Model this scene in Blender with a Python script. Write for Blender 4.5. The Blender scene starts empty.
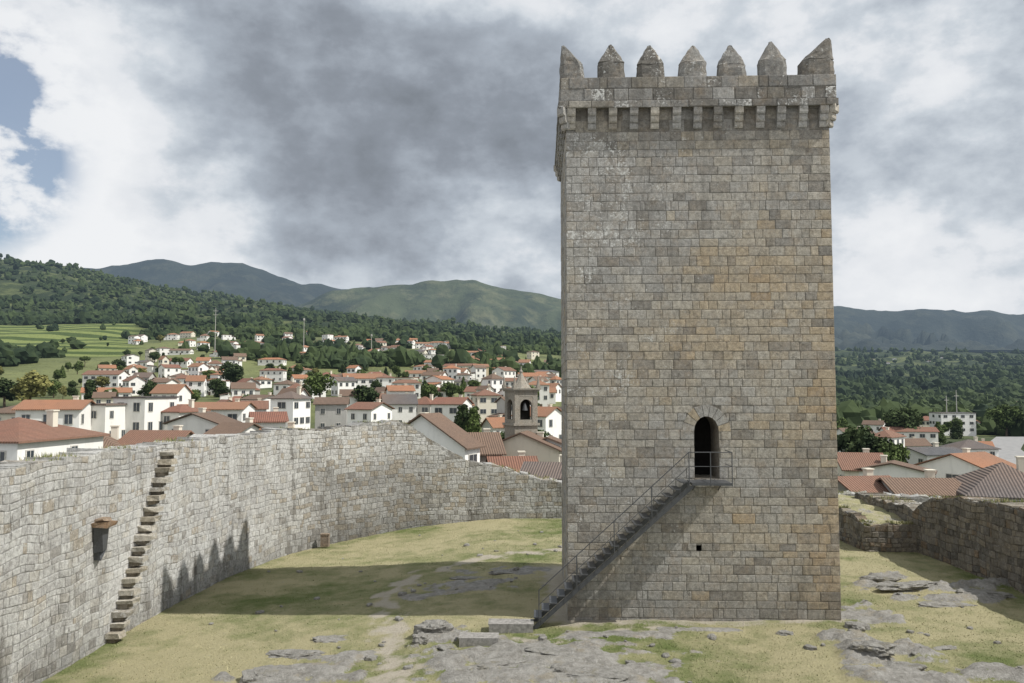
import bpy, math, random
import numpy as np
from mathutils import Vector, noise as mn
random.seed(7); rng=np.random.default_rng(7)
R=math.radians
C=bpy.context.scene.collection
F=800.0; H=7.85; TH=math.atan(48.5/800); ct,st=math.cos(TH),math.sin(TH)
def ray(px,py):
    u=(px-512)/F; v=(341.5-py)/F
    return (u, ct-v*st, st+v*ct)
def at(px,py,Y):
    d=ray(px,py); k=Y/d[1]; return Vector((d[0]*k,Y,H+d[2]*k))
def on(px,py,z=0.0):
    d=ray(px,py); k=(z-H)/d[2]; return Vector((d[0]*k,d[1]*k,z))
def proj(x,y,z):
    f=y*ct+(z-H)*st; up=-y*st+(z-H)*ct
    return 512+F*x/f, 341.5-F*up/f
def nf(x,y,z=0.0): return mn.noise(Vector((x,y,z)))
def fbm(x,y,z=0.0,o=4): return mn.fractal(Vector((x,y,z)),1.0,2.0,o)
def sm(t): t=max(0,min(1,t)); return t*t*(3-2*t)
def lerp_tab(tab,x):
    if x<=tab[0][0]: return tab[0][1]
    for (a,va),(b,vb) in zip(tab,tab[1:]):
        if x<=b: return va+(vb-va)*(x-a)/(b-a)
    return tab[-1][1]
def lc(a,b,t): t=max(0,min(1,t)); return tuple(x+(y-x)*t for x,y in zip(a,b))
# ---------------------------------------------------------------- objects
def tag(o,label=None,cat=None,group=None,kind=None):
    if label: o['label']=label
    if cat: o['category']=cat
    if group: o['group']=group
    if kind: o['kind']=kind
    return o
def thing(name,loc,label,cat,group=None,rz=0):
    o=bpy.data.objects.new(name,None); C.objects.link(o); o.location=loc; o.rotation_euler=(0,0,rz)
    o.empty_display_size=.2
    return tag(o,label,cat,group)
def link(name,me,parent=None):
    o=bpy.data.objects.new(name,me); C.objects.link(o)
    if parent: o.parent=parent
    return o
class MB:
    def __init__(s): s.v=[]; s.f=[]; s.c=[]; s.mi=[]
    def add(s,vs,fs,col=None,mi=0):
        b=len(s.v); s.v+= [tuple(v) for v in vs]
        for f in fs: s.f.append(tuple(b+i for i in f)); s.mi.append(mi)
        if col is None: col=(1,1,1,0)
        if isinstance(col[0],(tuple,list)): s.c+=col
        else: s.c+=[col]*len(vs)
    def box(s,c,d,col=None,rz=0,mi=0,jit=0):
        x,y,z=d[0]/2,d[1]/2,d[2]/2; cr,sr=math.cos(rz),math.sin(rz); vs=[]
        for (a,b,e) in ((-1,-1,-1),(1,-1,-1),(1,1,-1),(-1,1,-1),(-1,-1,1),(1,-1,1),(1,1,1),(-1,1,1)):
            p=(a*x+random.uniform(-jit,jit),b*y+random.uniform(-jit,jit),e*z+random.uniform(-jit,jit))
            vs.append((c[0]+p[0]*cr-p[1]*sr,c[1]+p[0]*sr+p[1]*cr,c[2]+p[2]))
        s.add(vs,[(0,3,2,1),(4,5,6,7),(0,1,5,4),(1,2,6,5),(2,3,7,6),(3,0,4,7)],col,mi)
    def hexa(s,vs,col=None,mi=0):
        s.add(vs,[(0,3,2,1),(4,5,6,7),(0,1,5,4),(1,2,6,5),(2,3,7,6),(3,0,4,7)],col,mi)
    def prism(s,poly,ext,col=None,mi=0):
        n=len(poly); vs=[Vector(p) for p in poly]+[Vector(p)+Vector(ext) for p in poly]
        s.add(vs,[tuple(range(n))[::-1],tuple(range(n,2*n))]+[(i,(i+1)%n,n+(i+1)%n,n+i) for i in range(n)],col,mi)
    def tube(s,p,q,r,r2=None,n=8,col=None,mi=0):
        p=Vector(p);q=Vector(q); r2=r if r2 is None else r2
        d=(q-p).normalized(); a=d.orthogonal().normalized(); b=d.cross(a); vs=[]
        for (c,rr) in ((p,r),(q,r2)):
            for i in range(n):
                t=2*math.pi*i/n; vs.append(c+(a*math.cos(t)+b*math.sin(t))*rr)
        s.add(vs,[tuple(range(n))[::-1],tuple(range(n,2*n))]+[(i,(i+1)%n,n+(i+1)%n,n+i) for i in range(n)],col,mi)
    def mesh(s,name,mats,off=(0,0,0)):
        me=bpy.data.meshes.new(name); o=Vector(off)
        me.from_pydata([(v[0]-o.x,v[1]-o.y,v[2]-o.z) for v in s.v],[],s.f)
        if not isinstance(mats,(list,tuple)): mats=[mats]
        for m in mats: me.materials.append(m)
        if len(mats)>1: me.polygons.foreach_set('material_index',s.mi)
        a=me.attributes.new('Col','FLOAT_COLOR','POINT')
        a.data.foreach_set('color',np.array(s.c,dtype=np.float32).ravel())
        return me
    def build(s,name,mats,parent=None,local=False):
        off=(0,0,0)
        if parent is not None and not local: off=parent.location
        if parent is not None and parent.parent is not None and not local: off=parent.parent.location
        return link(name,s.mesh(name,mats,off),parent)
# ---------------------------------------------------------------- materials
class NT:
    def __init__(s,name):
        s.m=bpy.data.materials.new(name); s.m.use_nodes=True; s.t=s.m.node_tree
        s.b=s.t.nodes['Principled BSDF']; s.o=s.t.nodes['Material Output']
        s.b.inputs['Roughness'].default_value=.9; s.b.inputs['Specular IOR Level'].default_value=.2
    def n(s,t): return s.t.nodes.new(t)
    def set(s,inp,v):
        if isinstance(v,bpy.types.NodeSocket): s.t.links.new(v,inp)
        else:
            if isinstance(v,(tuple,list)) and len(v)==3 and inp.type=='RGBA': v=(*v,1)
            inp.default_value=v
    def pos(s): return s.n('ShaderNodeNewGeometry').outputs['Position']
    def oc(s): return s.n('ShaderNodeTexCoord').outputs['Object']
    def map(s,vec,sc,loc=(0,0,0)):
        m=s.n('ShaderNodeMapping'); s.set(m.inputs[0],vec); m.inputs['Scale'].default_value=sc; m.inputs['Location'].default_value=loc; return m.outputs[0]
    def noise(s,vec,sc,det=4,ro=.55,dist=0):
        n=s.n('ShaderNodeTexNoise'); s.set(n.inputs['Vector'],vec); n.inputs['Scale'].default_value=sc
        n.inputs['Detail'].default_value=det; n.inputs['Roughness'].default_value=ro; n.inputs['Distortion'].default_value=dist
        return n.outputs[0]
    def mr(s,v,a,b,c=0,d=1,smooth=False):
        n=s.n('ShaderNodeMapRange'); s.set(n.inputs[0],v)
        if smooth: n.interpolation_type='SMOOTHSTEP'
        for i,x in enumerate((a,b,c,d)): n.inputs[i+1].default_value=x
        return n.outputs[0]
    def ma(s,op,a,b=0.0):
        n=s.n('ShaderNodeMath'); n.operation=op; s.set(n.inputs[0],a); s.set(n.inputs[1],b); return n.outputs[0]
    def mix(s,f,a,b,bl='MIX'):
        n=s.n('ShaderNodeMix'); n.data_type='RGBA'; n.blend_type=bl
        s.set(n.inputs[0],f); s.set(n.inputs[6],a); s.set(n.inputs[7],b); return n.outputs[2]
    def attr(s,nm='Col'):
        n=s.n('ShaderNodeAttribute'); n.attribute_name=nm; return n
    def sep(s,v):
        n=s.n('ShaderNodeSeparateXYZ'); s.set(n.inputs[0],v); return n.outputs
    def bump(s,h,st=.5,d=.03):
        n=s.n('ShaderNodeBump'); n.inputs['Strength'].default_value=st; n.inputs['Distance'].default_value=d
        s.set(n.inputs['Height'],h); s.t.links.new(n.outputs[0],s.b.inputs['Normal'])
    def col(s,c): s.set(s.b.inputs['Base Color'],c)
    def haze(s,L=15000.0,c=(.21,.28,.36)):  # air haze painted in as emission that grows with distance
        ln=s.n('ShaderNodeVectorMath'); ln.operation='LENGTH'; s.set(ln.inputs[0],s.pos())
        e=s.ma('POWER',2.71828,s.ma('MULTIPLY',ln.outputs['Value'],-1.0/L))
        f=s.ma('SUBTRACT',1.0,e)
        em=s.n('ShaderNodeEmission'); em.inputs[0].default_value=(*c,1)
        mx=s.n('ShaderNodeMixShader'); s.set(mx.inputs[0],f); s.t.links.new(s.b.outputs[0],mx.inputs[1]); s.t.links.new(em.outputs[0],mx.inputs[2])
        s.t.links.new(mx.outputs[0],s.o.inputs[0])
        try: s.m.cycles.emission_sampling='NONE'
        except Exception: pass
def stone_mat(name,lich=.0,dark=.5,brown=.45,licol=(.52,.52,.49),bsz=.045,lk=.2,ls=6.5,la=.85,brc=(.25,.19,.125)):
    k=NT(name); p=k.pos(); a=k.attr()
    n0=k.noise(k.map(p,(1,1,1),(5,3,1)),1.3,9,.78); n1=k.noise(p,8,8,.75); n2=k.noise(p,42,4,.7)
    c=k.mix(k.mr(n0,.46,.66,0,brown,True),a.outputs['Color'],brc)
    c=k.mix(k.mr(k.noise(k.map(p,(1,1,1),(15,3,1)),2.0,9,.8),.45,.65,0,.4,True),c,(.27,.262,.245))
    c=k.mix(1.0,c,k.mr(n1,.3,.7,.58,1.42),'MULTIPLY')
    c=k.mix(1.0,c,k.mr(n2,.3,.7,.66,1.34),'MULTIPLY')
    s1=k.noise(k.map(p,(1.1,1.1,.2)),1.0,7,.7)
    c=k.mix(k.mr(s1,.5,.72,0,dark,True),c,(.085,.078,.066))
    blot=k.noise(p,3.2,9,.8)
    c=k.mix(k.mr(blot,.55,.65,0,.65,True),c,(.095,.088,.075))
    l1=k.ma('ADD',k.noise(p,ls,10,.8),k.ma('MULTIPLY',a.outputs['Alpha'],lk))
    l1=k.ma('ADD',l1,k.ma('MULTIPLY',k.ma('SUBTRACT',k.noise(p,.8,5,.65),.5),.45))
    c=k.mix(k.mr(l1,.65-lich,.70-lich,0,la,True),c,licol)
    k.col(c); k.bump(k.ma('ADD',n1,k.ma('MULTIPLY',n2,.6)),1.0,bsz)
    return k.m
M={}
M['stone']=stone_mat('granite_masonry',.0,.5,.42,(.58,.58,.55),bsz=.028,ls=10,lk=.18,brc=(.26,.20,.135))
M['wallstone']=stone_mat('rubble_masonry',.05,.95,.2,(.56,.56,.54),lk=.18,ls=4.5,la=.7,brc=(.24,.20,.15))
def rockmat():
    k=NT('bedrock'); p=k.pos(); n1=k.noise(p,3.5,10,.78); n2=k.noise(p,20,6,.75)
    c=k.mix(k.mr(n1,.36,.6),(.17,.162,.145),(.34,.33,.305)); c=k.mix(k.mr(n2,.56,.68,0,.7),c,(.46,.46,.43)); c=k.mix(k.mr(n2,.28,.42,.7,0),c,(.08,.074,.063))
    c=k.mix(k.mr(k.noise(k.map(p,(1,1,1),(3,8,1)),1.6,6,.7),.54,.66,0,.5,True),c,(.21,.185,.11))
    k.col(c); k.bump(k.ma('ADD',n1,k.ma('MULTIPLY',n2,.5)),1.0,.12); return k.m
M['rock']=rockmat()
def plain(name,c,ro=.8,var=.25,sc=6,metal=0,haze=False,obj=False,spec=.2,bump=0):
    k=NT(name); p=k.oc() if obj else k.pos()
    n=k.noise(p,sc,6,.65)
    k.col(k.mix(1.0,c,k.mr(n,.3,.7,1-var,1+var),'MULTIPLY'))
    k.b.inputs['Roughness'].default_value=ro; k.b.inputs['Metallic'].default_value=metal; k.b.inputs['Specular IOR Level'].default_value=spec
    if bump: k.bump(n,bump,.03)
    if haze: k.haze()
    return k.m
M['metal']=plain('dark_painted_steel',(.055,.058,.062),.5,.3,20,.0,spec=.5)
M['wood']=plain('weathered_planks',(.25,.24,.225),.85,.4,9)
M['dark']=plain('dark_interior',(.012,.011,.01),.95)  # near-black colour standing in for shade inside openings
M['glass']=plain('window_glass',(.035,.045,.055),.25,.3,3,spec=.6)
M['frame']=plain('window_frame_paint',(.55,.53,.49),.6)
for nm,c in (('white',(.82,.81,.79)),('cream',(.68,.63,.52)),('grey',(.42,.41,.39)),('ochre',(.52,.42,.27)),('granite',(.27,.25,.22))):
    k=NT('render_'+nm); p=k.pos(); n=k.noise(k.map(p,(.9,.9,.25)),1.4,6,.7); n3=k.noise(p,.03,2,.5)
    c2=k.mix(k.mr(n3,.4,.6,0,.35),c,(.62,.59,.53) if nm!='granite' else c)
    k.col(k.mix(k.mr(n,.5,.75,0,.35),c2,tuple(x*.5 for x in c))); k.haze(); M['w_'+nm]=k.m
def roofmat(name,c1,c2):
    k=NT(name); p=k.oc(); w=k.n('ShaderNodeTexWave'); w.wave_type='BANDS'; w.bands_direction='X'
    k.set(w.inputs['Vector'],p); w.inputs['Scale'].default_value=1.35; w.inputs['Distortion'].default_value=.4
    n=k.noise(k.pos(),1.1,8,.8); n2=k.noise(k.pos(),9,3,.6); n3=k.noise(k.pos(),.045,2,.5)
    c=k.mix(k.mr(n,.35,.65),c1,c2); c=k.mix(k.mr(n3,.38,.58,0,.6),c,(.24,.16,.115))
    c=k.mix(k.mr(n2,.45,.75,0,.6),c,tuple(x*.45 for x in c2))
    c=k.mix(k.mr(w.outputs[1],0,.5,.6,0),c,tuple(x*.3 for x in c2))
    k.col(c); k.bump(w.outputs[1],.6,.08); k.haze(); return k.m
M['r_orange']=roofmat('clay_tile_orange',(.46,.21,.115),(.33,.165,.10))
M['r_red']=roofmat('clay_tile_red',(.29,.13,.09),(.20,.105,.08))
M['r_brown']=roofmat('clay_tile_brown',(.20,.135,.10),(.14,.105,.085))
M['r_slate']=roofmat('slate_tile_grey',(.15,.15,.155),(.10,.102,.108))
def leafmat(name,c1,c2):
    k=NT(name); a=k.attr(); n=k.noise(k.pos(),.012,5,.7)
    c=k.mix(a.outputs['Alpha'],c1,c2); c=k.mix(k.mr(n,.46,.62,0,.5),c,tuple(x*1.4 for x in c2)); k.col(c); k.haze(); return k.m
M['leaf_dark']=leafmat('foliage_dark',(.014,.026,.012),(.05,.07,.024))
M['leaf_mid']=leafmat('foliage_mid',(.04,.06,.02),(.10,.135,.04))
M['leaf_olive']=leafmat('foliage_olive',(.09,.095,.035),(.20,.19,.065))
M['bark']=plain('bark',(.10,.075,.055),.9,.4,5,haze=True)
# ---------------------------------------------------------------- camera, sun, world
cam=bpy.data.cameras.new('Camera'); co=bpy.data.objects.new('Camera',cam); C.objects.link(co)
cam.sensor_width=36; cam.lens=36*F/1024; co.location=(0,0,H); co.rotation_euler=(R(90)+TH,0,0)
cam.clip_end=40000; bpy.context.scene.camera=co
AZ=13.5; EL=50.5
sd=Vector((math.cos(R(EL))*math.cos(R(AZ)),-math.cos(R(EL))*math.sin(R(AZ)),math.sin(R(EL))))
sl=bpy.data.lights.new('Sun','SUN'); sl.energy=5.0; sl.angle=R(.53); sl.color=(1,.965,.90)
so=bpy.data.objects.new('Sun',sl); C.objects.link(so); so.rotation_euler=sd.to_track_quat('Z','Y').to_euler()
sc=bpy.context.scene; sc.view_settings.view_transform='Standard'; sc.view_settings.look='None'; sc.view_settings.exposure=0
w=bpy.data.worlds.new('World'); sc.world=w; w.use_nodes=True
class WN(NT):
    def __init__(s,t): s.t=t
k=WN(w.node_tree); bg=w.node_tree.nodes['Background']; bg.inputs[1].default_value=.1
sky=k.n('ShaderNodeTexSky'); sky.sky_type='NISHITA'; sky.sun_disc=False; sky.sun_elevation=R(EL); sky.sun_rotation=R(90+AZ)
gen=k.n('ShaderNodeTexCoord').outputs['Generated']
nm_=k.n('ShaderNodeVectorMath'); nm_.operation='NORMALIZE'; k.set(nm_.inputs[0],gen); D=nm_.outputs[0]
def blob(px,py,rad,amp):
    d=Vector(ray(px,py)).normalized(); n=k.n('ShaderNodeVectorMath'); n.operation='DOT_PRODUCT'
    k.set(n.inputs[0],D); n.inputs[1].default_value=d
    return k.mr(n.outputs['Value'],math.cos(R(rad)),math.cos(R(rad*.1)),0,amp,True)
n1=k.noise(k.map(D,(1,1,1.8),(.4,0,.3)),3.0,10,.54,.0)
n2=k.noise(k.map(D,(1,1,1.5),(2,4,1)),9.5,9,.57,.0)
n3=k.noise(k.map(D,(1,1,2.0),(7,1,3)),1.7,5,.45,.0)
B=k.ma('ADD',k.mr(n1,.32,.68,-.26,.26,True),k.mr(n2,.3,.7,-.15,.15,True)); B=k.ma('ADD',B,k.mr(n3,.3,.7,-.10,.10)); B=k.ma('ADD',B,.56)
for a in ((100,180,13,.34),(30,150,9,.22),(60,20,9,.16),(390,80,20,-.24),(235,60,9,.10),(480,180,13,-.16),(350,268,13,.24),(480,285,10,.20),(180,262,10,.10),
          (950,80,18,.0),(900,230,13,.08),(1000,280,12,.24),(860,290,7,.12),(700,-60,16,-.05)):
    B=k.ma('ADD',B,blob(*a))
back=k.mr(k.sep(D)[1],-.6,.2,.36,0,True); B=k.ma('ADD',B,back)
cr=k.n('ShaderNodeValToRGB'); k.set(cr.inputs[0],B); e=cr.color_ramp.elements
e[0].position=0; e[0].color=(2.15,2.4,2.75,1); e[1].position=1; e[1].color=(8.7,8.85,9.05,1)
for p_,c_ in ((.22,(2.8,3.12,3.6)),(.46,(4.2,4.68,5.3)),(.64,(6.0,6.5,7.05)),(.76,(7.7,7.95,8.3))):
    q=e.new(p_); q.color=(*c_,1)
bl=k.ma('ADD',blob(-25,165,6.0,1.1),blob(-15,65,4.5,.7)); bl=k.ma('ADD',bl,blob(-80,120,10,.85))
bm=k.ma('MULTIPLY',bl,k.mr(n2,.42,.58,1,.05,True))
fin=k.mix(k.ma('MINIMUM',bm,.9),cr.outputs[0],k.mix(.2,sky.outputs[0],(5.6,6.2,7.2)))
k.set(bg.inputs[0],fin)
# ---------------------------------------------------------------- masonry
def pick(pal,wts,v=.1):
    c=random.choices(pal,wts)[0]; b=random.uniform(1-v,1+v); return tuple(x*b for x in c)
def masonry(mb,fn,s0,s1,zb,colfn,lmin,lmax,holes=None,topfn=None,dep=.03,jit=.012,gap=.010,ji=.008,jd=.5,wob=0):
    for ri,(z0,z1) in enumerate(zip(zb,zb[1:])):
        s=s0; zm=(z0+z1)/2; first=True
        while s<s1-1e-4:
            L=random.uniform(lmin,lmax)*(random.uniform(.5,1) if first else 1); first=False
            if random.random()<.15: L*=.55
            e=min(s+L,s1)
            if s1-e<lmin*.5: e=s1
            segs=[(s,e)]
            if holes:
                for (a,b) in holes(z0,z1):
                    ns=[]
                    for (p,q) in segs:
                        if b<=p or a>=q: ns.append((p,q))
                        else:
                            if a>p: ns.append((p,a))
                            if b<q: ns.append((b,q))
                    segs=ns
            for (a,b) in segs:
                if b-a<.06: continue
                zz0,zz1=z0,z1; ta=tb_=99
                if topfn:
                    ta,tb_=topfn(a),topfn(b)
                    if min(ta,tb_)<z0+.06: continue
                o=dep+random.uniform(-jit,jit); g=gap; R1=lambda: random.uniform(0,ji)
                wz=lambda q,zz: zz+(wob*nf(q*.9,zz*.7,4.4) if wob else 0)
                ring=[]
                for (gg,of) in ((0,-.005),(g,o*.7),(min(g+.025,(b-a)*.3),o)):
                    ring+= [fn(a+gg+R1(),wz(a,zz0)+gg+R1(),of),fn(b-gg-R1(),wz(b,zz0)+gg+R1(),of),fn(b-gg-R1(),min(wz(b,zz1),tb_)-gg-R1(),of),fn(a+gg+R1(),min(wz(a,zz1),ta)-gg-R1(),of)]
                c=colfn((a+b)/2,zm); jj=min(1,jd*random.uniform(.75,1.25)); dk=(c[0]*jj,c[1]*jj,c[2]*jj,c[3]-.3); md=(c[0]*.96,c[1]*.96,c[2]*.96,c[3])
                fs=[(8,9,10,11)]
                for r in (0,4):
                    for i in range(4):
                        j=(i+1)%4; fs.append((r+i,r+j,r+4+j,r+4+i))
                mb.add(ring,fs,[dk]*4+[md]*4+[c]*4)
            s=e
def courses(z0,z1,h,j=.04):
    zs=[z0]; 
    while zs[-1]<z1-h*.6: zs.append(zs[-1]+h+random.uniform(-j,j))
    zs[-1]=z1; return zs
GREY=(.30,.292,.272); BEI=(.335,.31,.262); TAN=(.345,.29,.21); OCH=(.345,.26,.165); DRK=(.20,.187,.165); PAL=[GREY,BEI,TAN,OCH,DRK]
# ---------------------------------------------------------------- keep tower
FL=Vector((1.93,28.0,0)); RA=R(2.0); e1=Vector((math.cos(RA),-math.sin(RA),0)); e2=Vector((math.sin(RA),math.cos(RA),0))
W=9.24; Dp=7.0; OV=.20
def tp(s,d,z): return FL+e1*s+e2*d+Vector((0,0,z))
keep=thing('castle_keep_tower',tp(W/2,Dp/2,0),'tall square granite keep with pointed battlements standing in the castle yard','tower')
ds,dzb,dzt,dhw=4.80,4.80,6.42,.42
SL=(4.40,4.57,2.34,2.53)
def holes_front(z0,z1):
    h=[]
    zm=(z0+z1)/2
    if z1>dzb+.02 and z0<dzt: h.append((ds-dhw,ds+dhw))
    if zm>=dzt-.1 and zm<dzt+.52+.38+.06:
        t=min(1,max(0,(zm-dzt)/(.52+.42))); hw=(dhw+.38)*math.sqrt(1-t*t)
        if hw>.1: h.append((ds-hw,ds+hw))
    if z0<SL[3] and z1>SL[2]: h.append(SL[:2])
    return h
zb=courses(-.5,17.0,.315,.06)
i_=min(range(len(zb)),key=lambda i:abs(zb[i]-dzb)); zb[i_]=dzb
i_=min(range(len(zb)),key=lambda i:abs(zb[i]-SL[2])); zb[i_]=SL[2]; zb[i_+1]=SL[3]+.06
def tcol(s,z):
    warm=sm((s-.8)/W)*.50+.55*fbm(s*.25,z*.25,3.1)+(.28 if s>W-.8 and z<14 else 0)+.4*fbm(0,z*.5,9,2)+.14
    warm+= .12 if (5<z<14) else -.12
    warm+=random.uniform(-.22,.22)
    if random.random()<.05: warm+=.35
    c=lc(GREY,BEI,warm*2) if warm<.5 else lc(BEI,TAN,(warm-.5)*2.5)
    if warm>.85: c=lc(c,OCH,(warm-.85)*2.2)
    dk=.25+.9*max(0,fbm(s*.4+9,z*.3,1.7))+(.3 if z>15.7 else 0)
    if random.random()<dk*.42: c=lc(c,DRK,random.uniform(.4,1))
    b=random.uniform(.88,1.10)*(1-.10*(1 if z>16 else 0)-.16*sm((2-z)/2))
    li=sm(1-s/W*1.05)*.75+sm((z-6)/8)*.2+random.uniform(-.22,.22)-.45
    if z<3.0: li-=.5*sm((3-z)/1.5)
    return (c[0]*b,c[1]*b,c[2]*b,max(-.8,li))
def scol(s,z): c=pick(PAL,[1.2,.8,.2,.03,.4]); return (*c,random.uniform(0,.4))
mb=MB()
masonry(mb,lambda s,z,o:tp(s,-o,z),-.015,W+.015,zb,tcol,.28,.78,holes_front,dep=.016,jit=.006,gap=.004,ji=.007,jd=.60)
mb.build('front_wall',M['stone'],keep)
for nm,f,L in (('side_wall',lambda s,z,o:tp(-o,Dp-s,z),Dp),('side_wall',lambda s,z,o:tp(W+o,s,z),Dp),('rear_wall',lambda s,z,o:tp(W-s,Dp+o,z),W)):
    mb=MB(); masonry(mb,f,-.015,L+.015,zb,scol,.3,.75,dep=.018,jit=.008,gap=.006); mb.build(nm,M['stone'],keep)
mb=MB(); cc=(.19,.175,.15,-.3)
hol=[(ds-dhw,ds+dhw,dzb,dzt+.52),SL]
ss=sorted({0,W}|{x for h in hol for x in h[:2]}); zz=sorted({-.5,17.9}|{x for h in hol for x in h[2:]})
for a,b in zip(ss,ss[1:]):
    for c_,d_ in zip(zz,zz[1:]):
        m_=((a+b)/2,(c_+d_)/2)
        if any(h[0]<m_[0]<h[1] and h[2]<m_[1]<h[3] for h in hol): continue
        mb.add([tp(a,0,c_),tp(b,0,c_),tp(b,0,d_),tp(a,0,d_)],[(0,1,2,3)],cc)
mb.add([tp(0,0,-.5),tp(0,Dp,-.5),tp(0,Dp,17.9),tp(0,0,17.9)],[(0,1,2,3)],cc)
mb.add([tp(W,0,-.5),tp(W,Dp,-.5),tp(W,Dp,17.9),tp(W,0,17.9)],[(0,1,2,3)],cc)
mb.add([tp(0,Dp,-.5),tp(W,Dp,-.5),tp(W,Dp,17.9),tp(0,Dp,17.9)],[(0,1,2,3)],cc)
mb.add([tp(0,0,17.9),tp(W,0,17.9),tp(W,Dp,17.9),tp(0,Dp,17.9)],[(0,1,2,3)],cc)
mb.build('wall_core',M['stone'],keep)
P=[(ds-dhw,dzb),(ds-dhw,dzt)]
for i in range(1,12):
    t=math.pi*i/12; P.append((ds-dhw*math.cos(t),dzt+.52*math.sin(t)**.9))
P+=[(ds+dhw,dzt),(ds+dhw,dzb)]
mb=MB()
for (a,b) in zip(P,P[1:]+P[:1]):
    mb.add([tp(a[0],-.015,a[1]),tp(b[0],-.015,b[1]),tp(b[0],1.3,b[1]),tp(a[0],1.3,a[1])],[(0,1,2,3)],(.22,.20,.17,0))
dw=mb.build('doorway',M['stone'],keep)
mb=MB(); mb.add([tp(ds-.6,1.3,dzb-.1),tp(ds+.6,1.3,dzb-.1),tp(ds+.6,1.3,dzt+.7),tp(ds-.6,1.3,dzt+.7)],[(0,1,2,3)])
mb.build('door_shade',M['dark'],dw)  # near-black sheet stands in for the darkness inside the doorway
mb=MB(); ap=P[1:-1]; top=dzt+.52
for (a,b) in zip(ap,ap[1:]):
    mb.add([tp(a[0],-.002,a[1]),tp(b[0],-.002,b[1]),tp(b[0],-.002,top+.02),tp(a[0],-.002,top+.02)],[(0,1,2,3)],cc)
n=9
for i in range(n):
    t0=math.pi*i/n+.006; t1=math.pi*(i+1)/n-.006
    def q(t,ri,o): return tp(ds-math.cos(t)*(dhw+ri),-o,dzt+math.sin(t)*(.52+ri))
    c=(*pick(PAL,[1.2,1,.3,.0,.0],.08),.0); ro=.40+random.uniform(0,.03)
    mb.add([q(t0,0,0),q(t1,0,0),q(t1,ro,0),q(t0,ro,0),q(t0+.010,.006,.022),q(t1-.010,.006,.022),q(t1-.010,ro-.008,.022),q(t0+.010,ro-.008,.022)],
      [(4,5,6,7),(0,1,5,4),(1,2,6,5),(2,3,7,6),(3,0,4,7)],[(c[0]*.65,c[1]*.65,c[2]*.65,-.3)]*4+[c]*4)
mb.build('door_arch',M['stone'],dw)
for (a,b,c_,d_) in hol[1:]:
    mb=MB()
    mb.add([tp(a,-.015,c_),tp(b,-.015,c_),tp(b,-.015,d_),tp(a,-.015,d_),tp(a,.6,c_),tp(b,.6,c_),tp(b,.6,d_),tp(a,.6,d_)],
      [(4,5,6,7),(0,1,5,4),(1,2,6,5),(2,3,7,6),(3,0,4,7)],(.1,.09,.08,0))
    mb.build('slit_window',M['dark'],keep)
prof=[(0,17.10),(.05,17.08),(.085,17.13),(.09,17.25),(.08,17.31),(.13,17.30),(.16,17.36),(.165,17.49),(.155,17.55),(.20,17.54),(.235,17.60),(.24,17.84),(0,17.84)]
def corbel(fn,s,wd=.29):
    mb=MB(); c=pick([GREY,BEI,DRK],[1.4,.4,.3]); g=random.uniform(.92,1.12); c=(c[0]*g,c[1]*g,c[2]*g,.25)
    lo=[fn(s-wd/2,z,o) for (o,z) in prof]; hi=[fn(s+wd/2,z,o) for (o,z) in prof]; n=len(prof)
    mb.add(lo+hi,[tuple(range(n))[::-1],tuple(range(n,2*n))]+[(i,(i+1)%n,n+(i+1)%n,n+i) for i in range(n)],c)
    mb.build('corbel',M['stone'],keep)
ff=lambda s,z,o:tp(s,-o,z); fl=lambda s,z,o:tp(-o,s,z); fr=lambda s,z,o:tp(W+o,s,z); fb=lambda s,z,o:tp(s,Dp+o,z)
for s in np.linspace(.2,W-.2,13): corbel(ff,s+random.uniform(-.03,.03)); corbel(fb,s)
for s in np.linspace(.2,Dp-.2,10): corbel(fl,s); corbel(fr,s)
for (cs,cd,a) in ((0,0,225),(W,0,315),(0,Dp,135),(W,Dp,45)):
    dx,dy=math.cos(R(a)),math.sin(R(a)); 
    corbel(lambda s,z,o,cs=cs,cd=cd,dx=dx,dy=dy:tp(cs+dx*(o*1.4-.02)-dy*s,cd+dy*(o*1.4-.02)+dx*s,z),0,.30)
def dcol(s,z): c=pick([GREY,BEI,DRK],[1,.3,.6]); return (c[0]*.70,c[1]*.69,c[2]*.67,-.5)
mb=MB()
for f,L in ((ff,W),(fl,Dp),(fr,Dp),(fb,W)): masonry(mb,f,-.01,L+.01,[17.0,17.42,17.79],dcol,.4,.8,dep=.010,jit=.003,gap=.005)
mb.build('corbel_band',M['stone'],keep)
mb=MB(); pz=[17.80,18.06,18.50,18.92]
def pcol(s,z): 
    c=pick(PAL,[1.2,.3,.0,.0,1.3]); g=.68+.25*fbm(s*.6,z,3); return (c[0]*g,c[1]*g,c[2]*g,random.uniform(-.2,.7))
a0,a1=-OV,W+OV; b0,b1=-OV,Dp+OV; Tk=.45
for (f,l0,l1) in ((lambda s,z,o:tp(s,-OV-o,z),a0,a1),(lambda s,z,o:tp(W+OV+o,s,z),b0,b1),(lambda s,z,o:tp(a0+a1-s,Dp+OV+o,z),a0,a1),(lambda s,z,o:tp(-OV-o,b0+b1-s,z),b0,b1)):
    masonry(mb,f,l0-.02,l1+.02,pz[1:],pcol,.45,.95,dep=.02,jit=.012)
    masonry(mb,(lambda f: lambda s,z,o:f(s,z,o+.05))(f),l0-.07,l1+.07,pz[:2],pcol,.6,1.1,dep=.02,jit=.015)
cor=(.20,.187,.165,.3)
def slab(s0,s1,d0,d1,z0,z1,c=cor): mb.hexa([tp(s0,d0,z0),tp(s1,d0,z0),tp(s1,d1,z0),tp(s0,d1,z0),tp(s0,d0,z1),tp(s1,d0,z1),tp(s1,d1,z1),tp(s0,d1,z1)],c)
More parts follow.
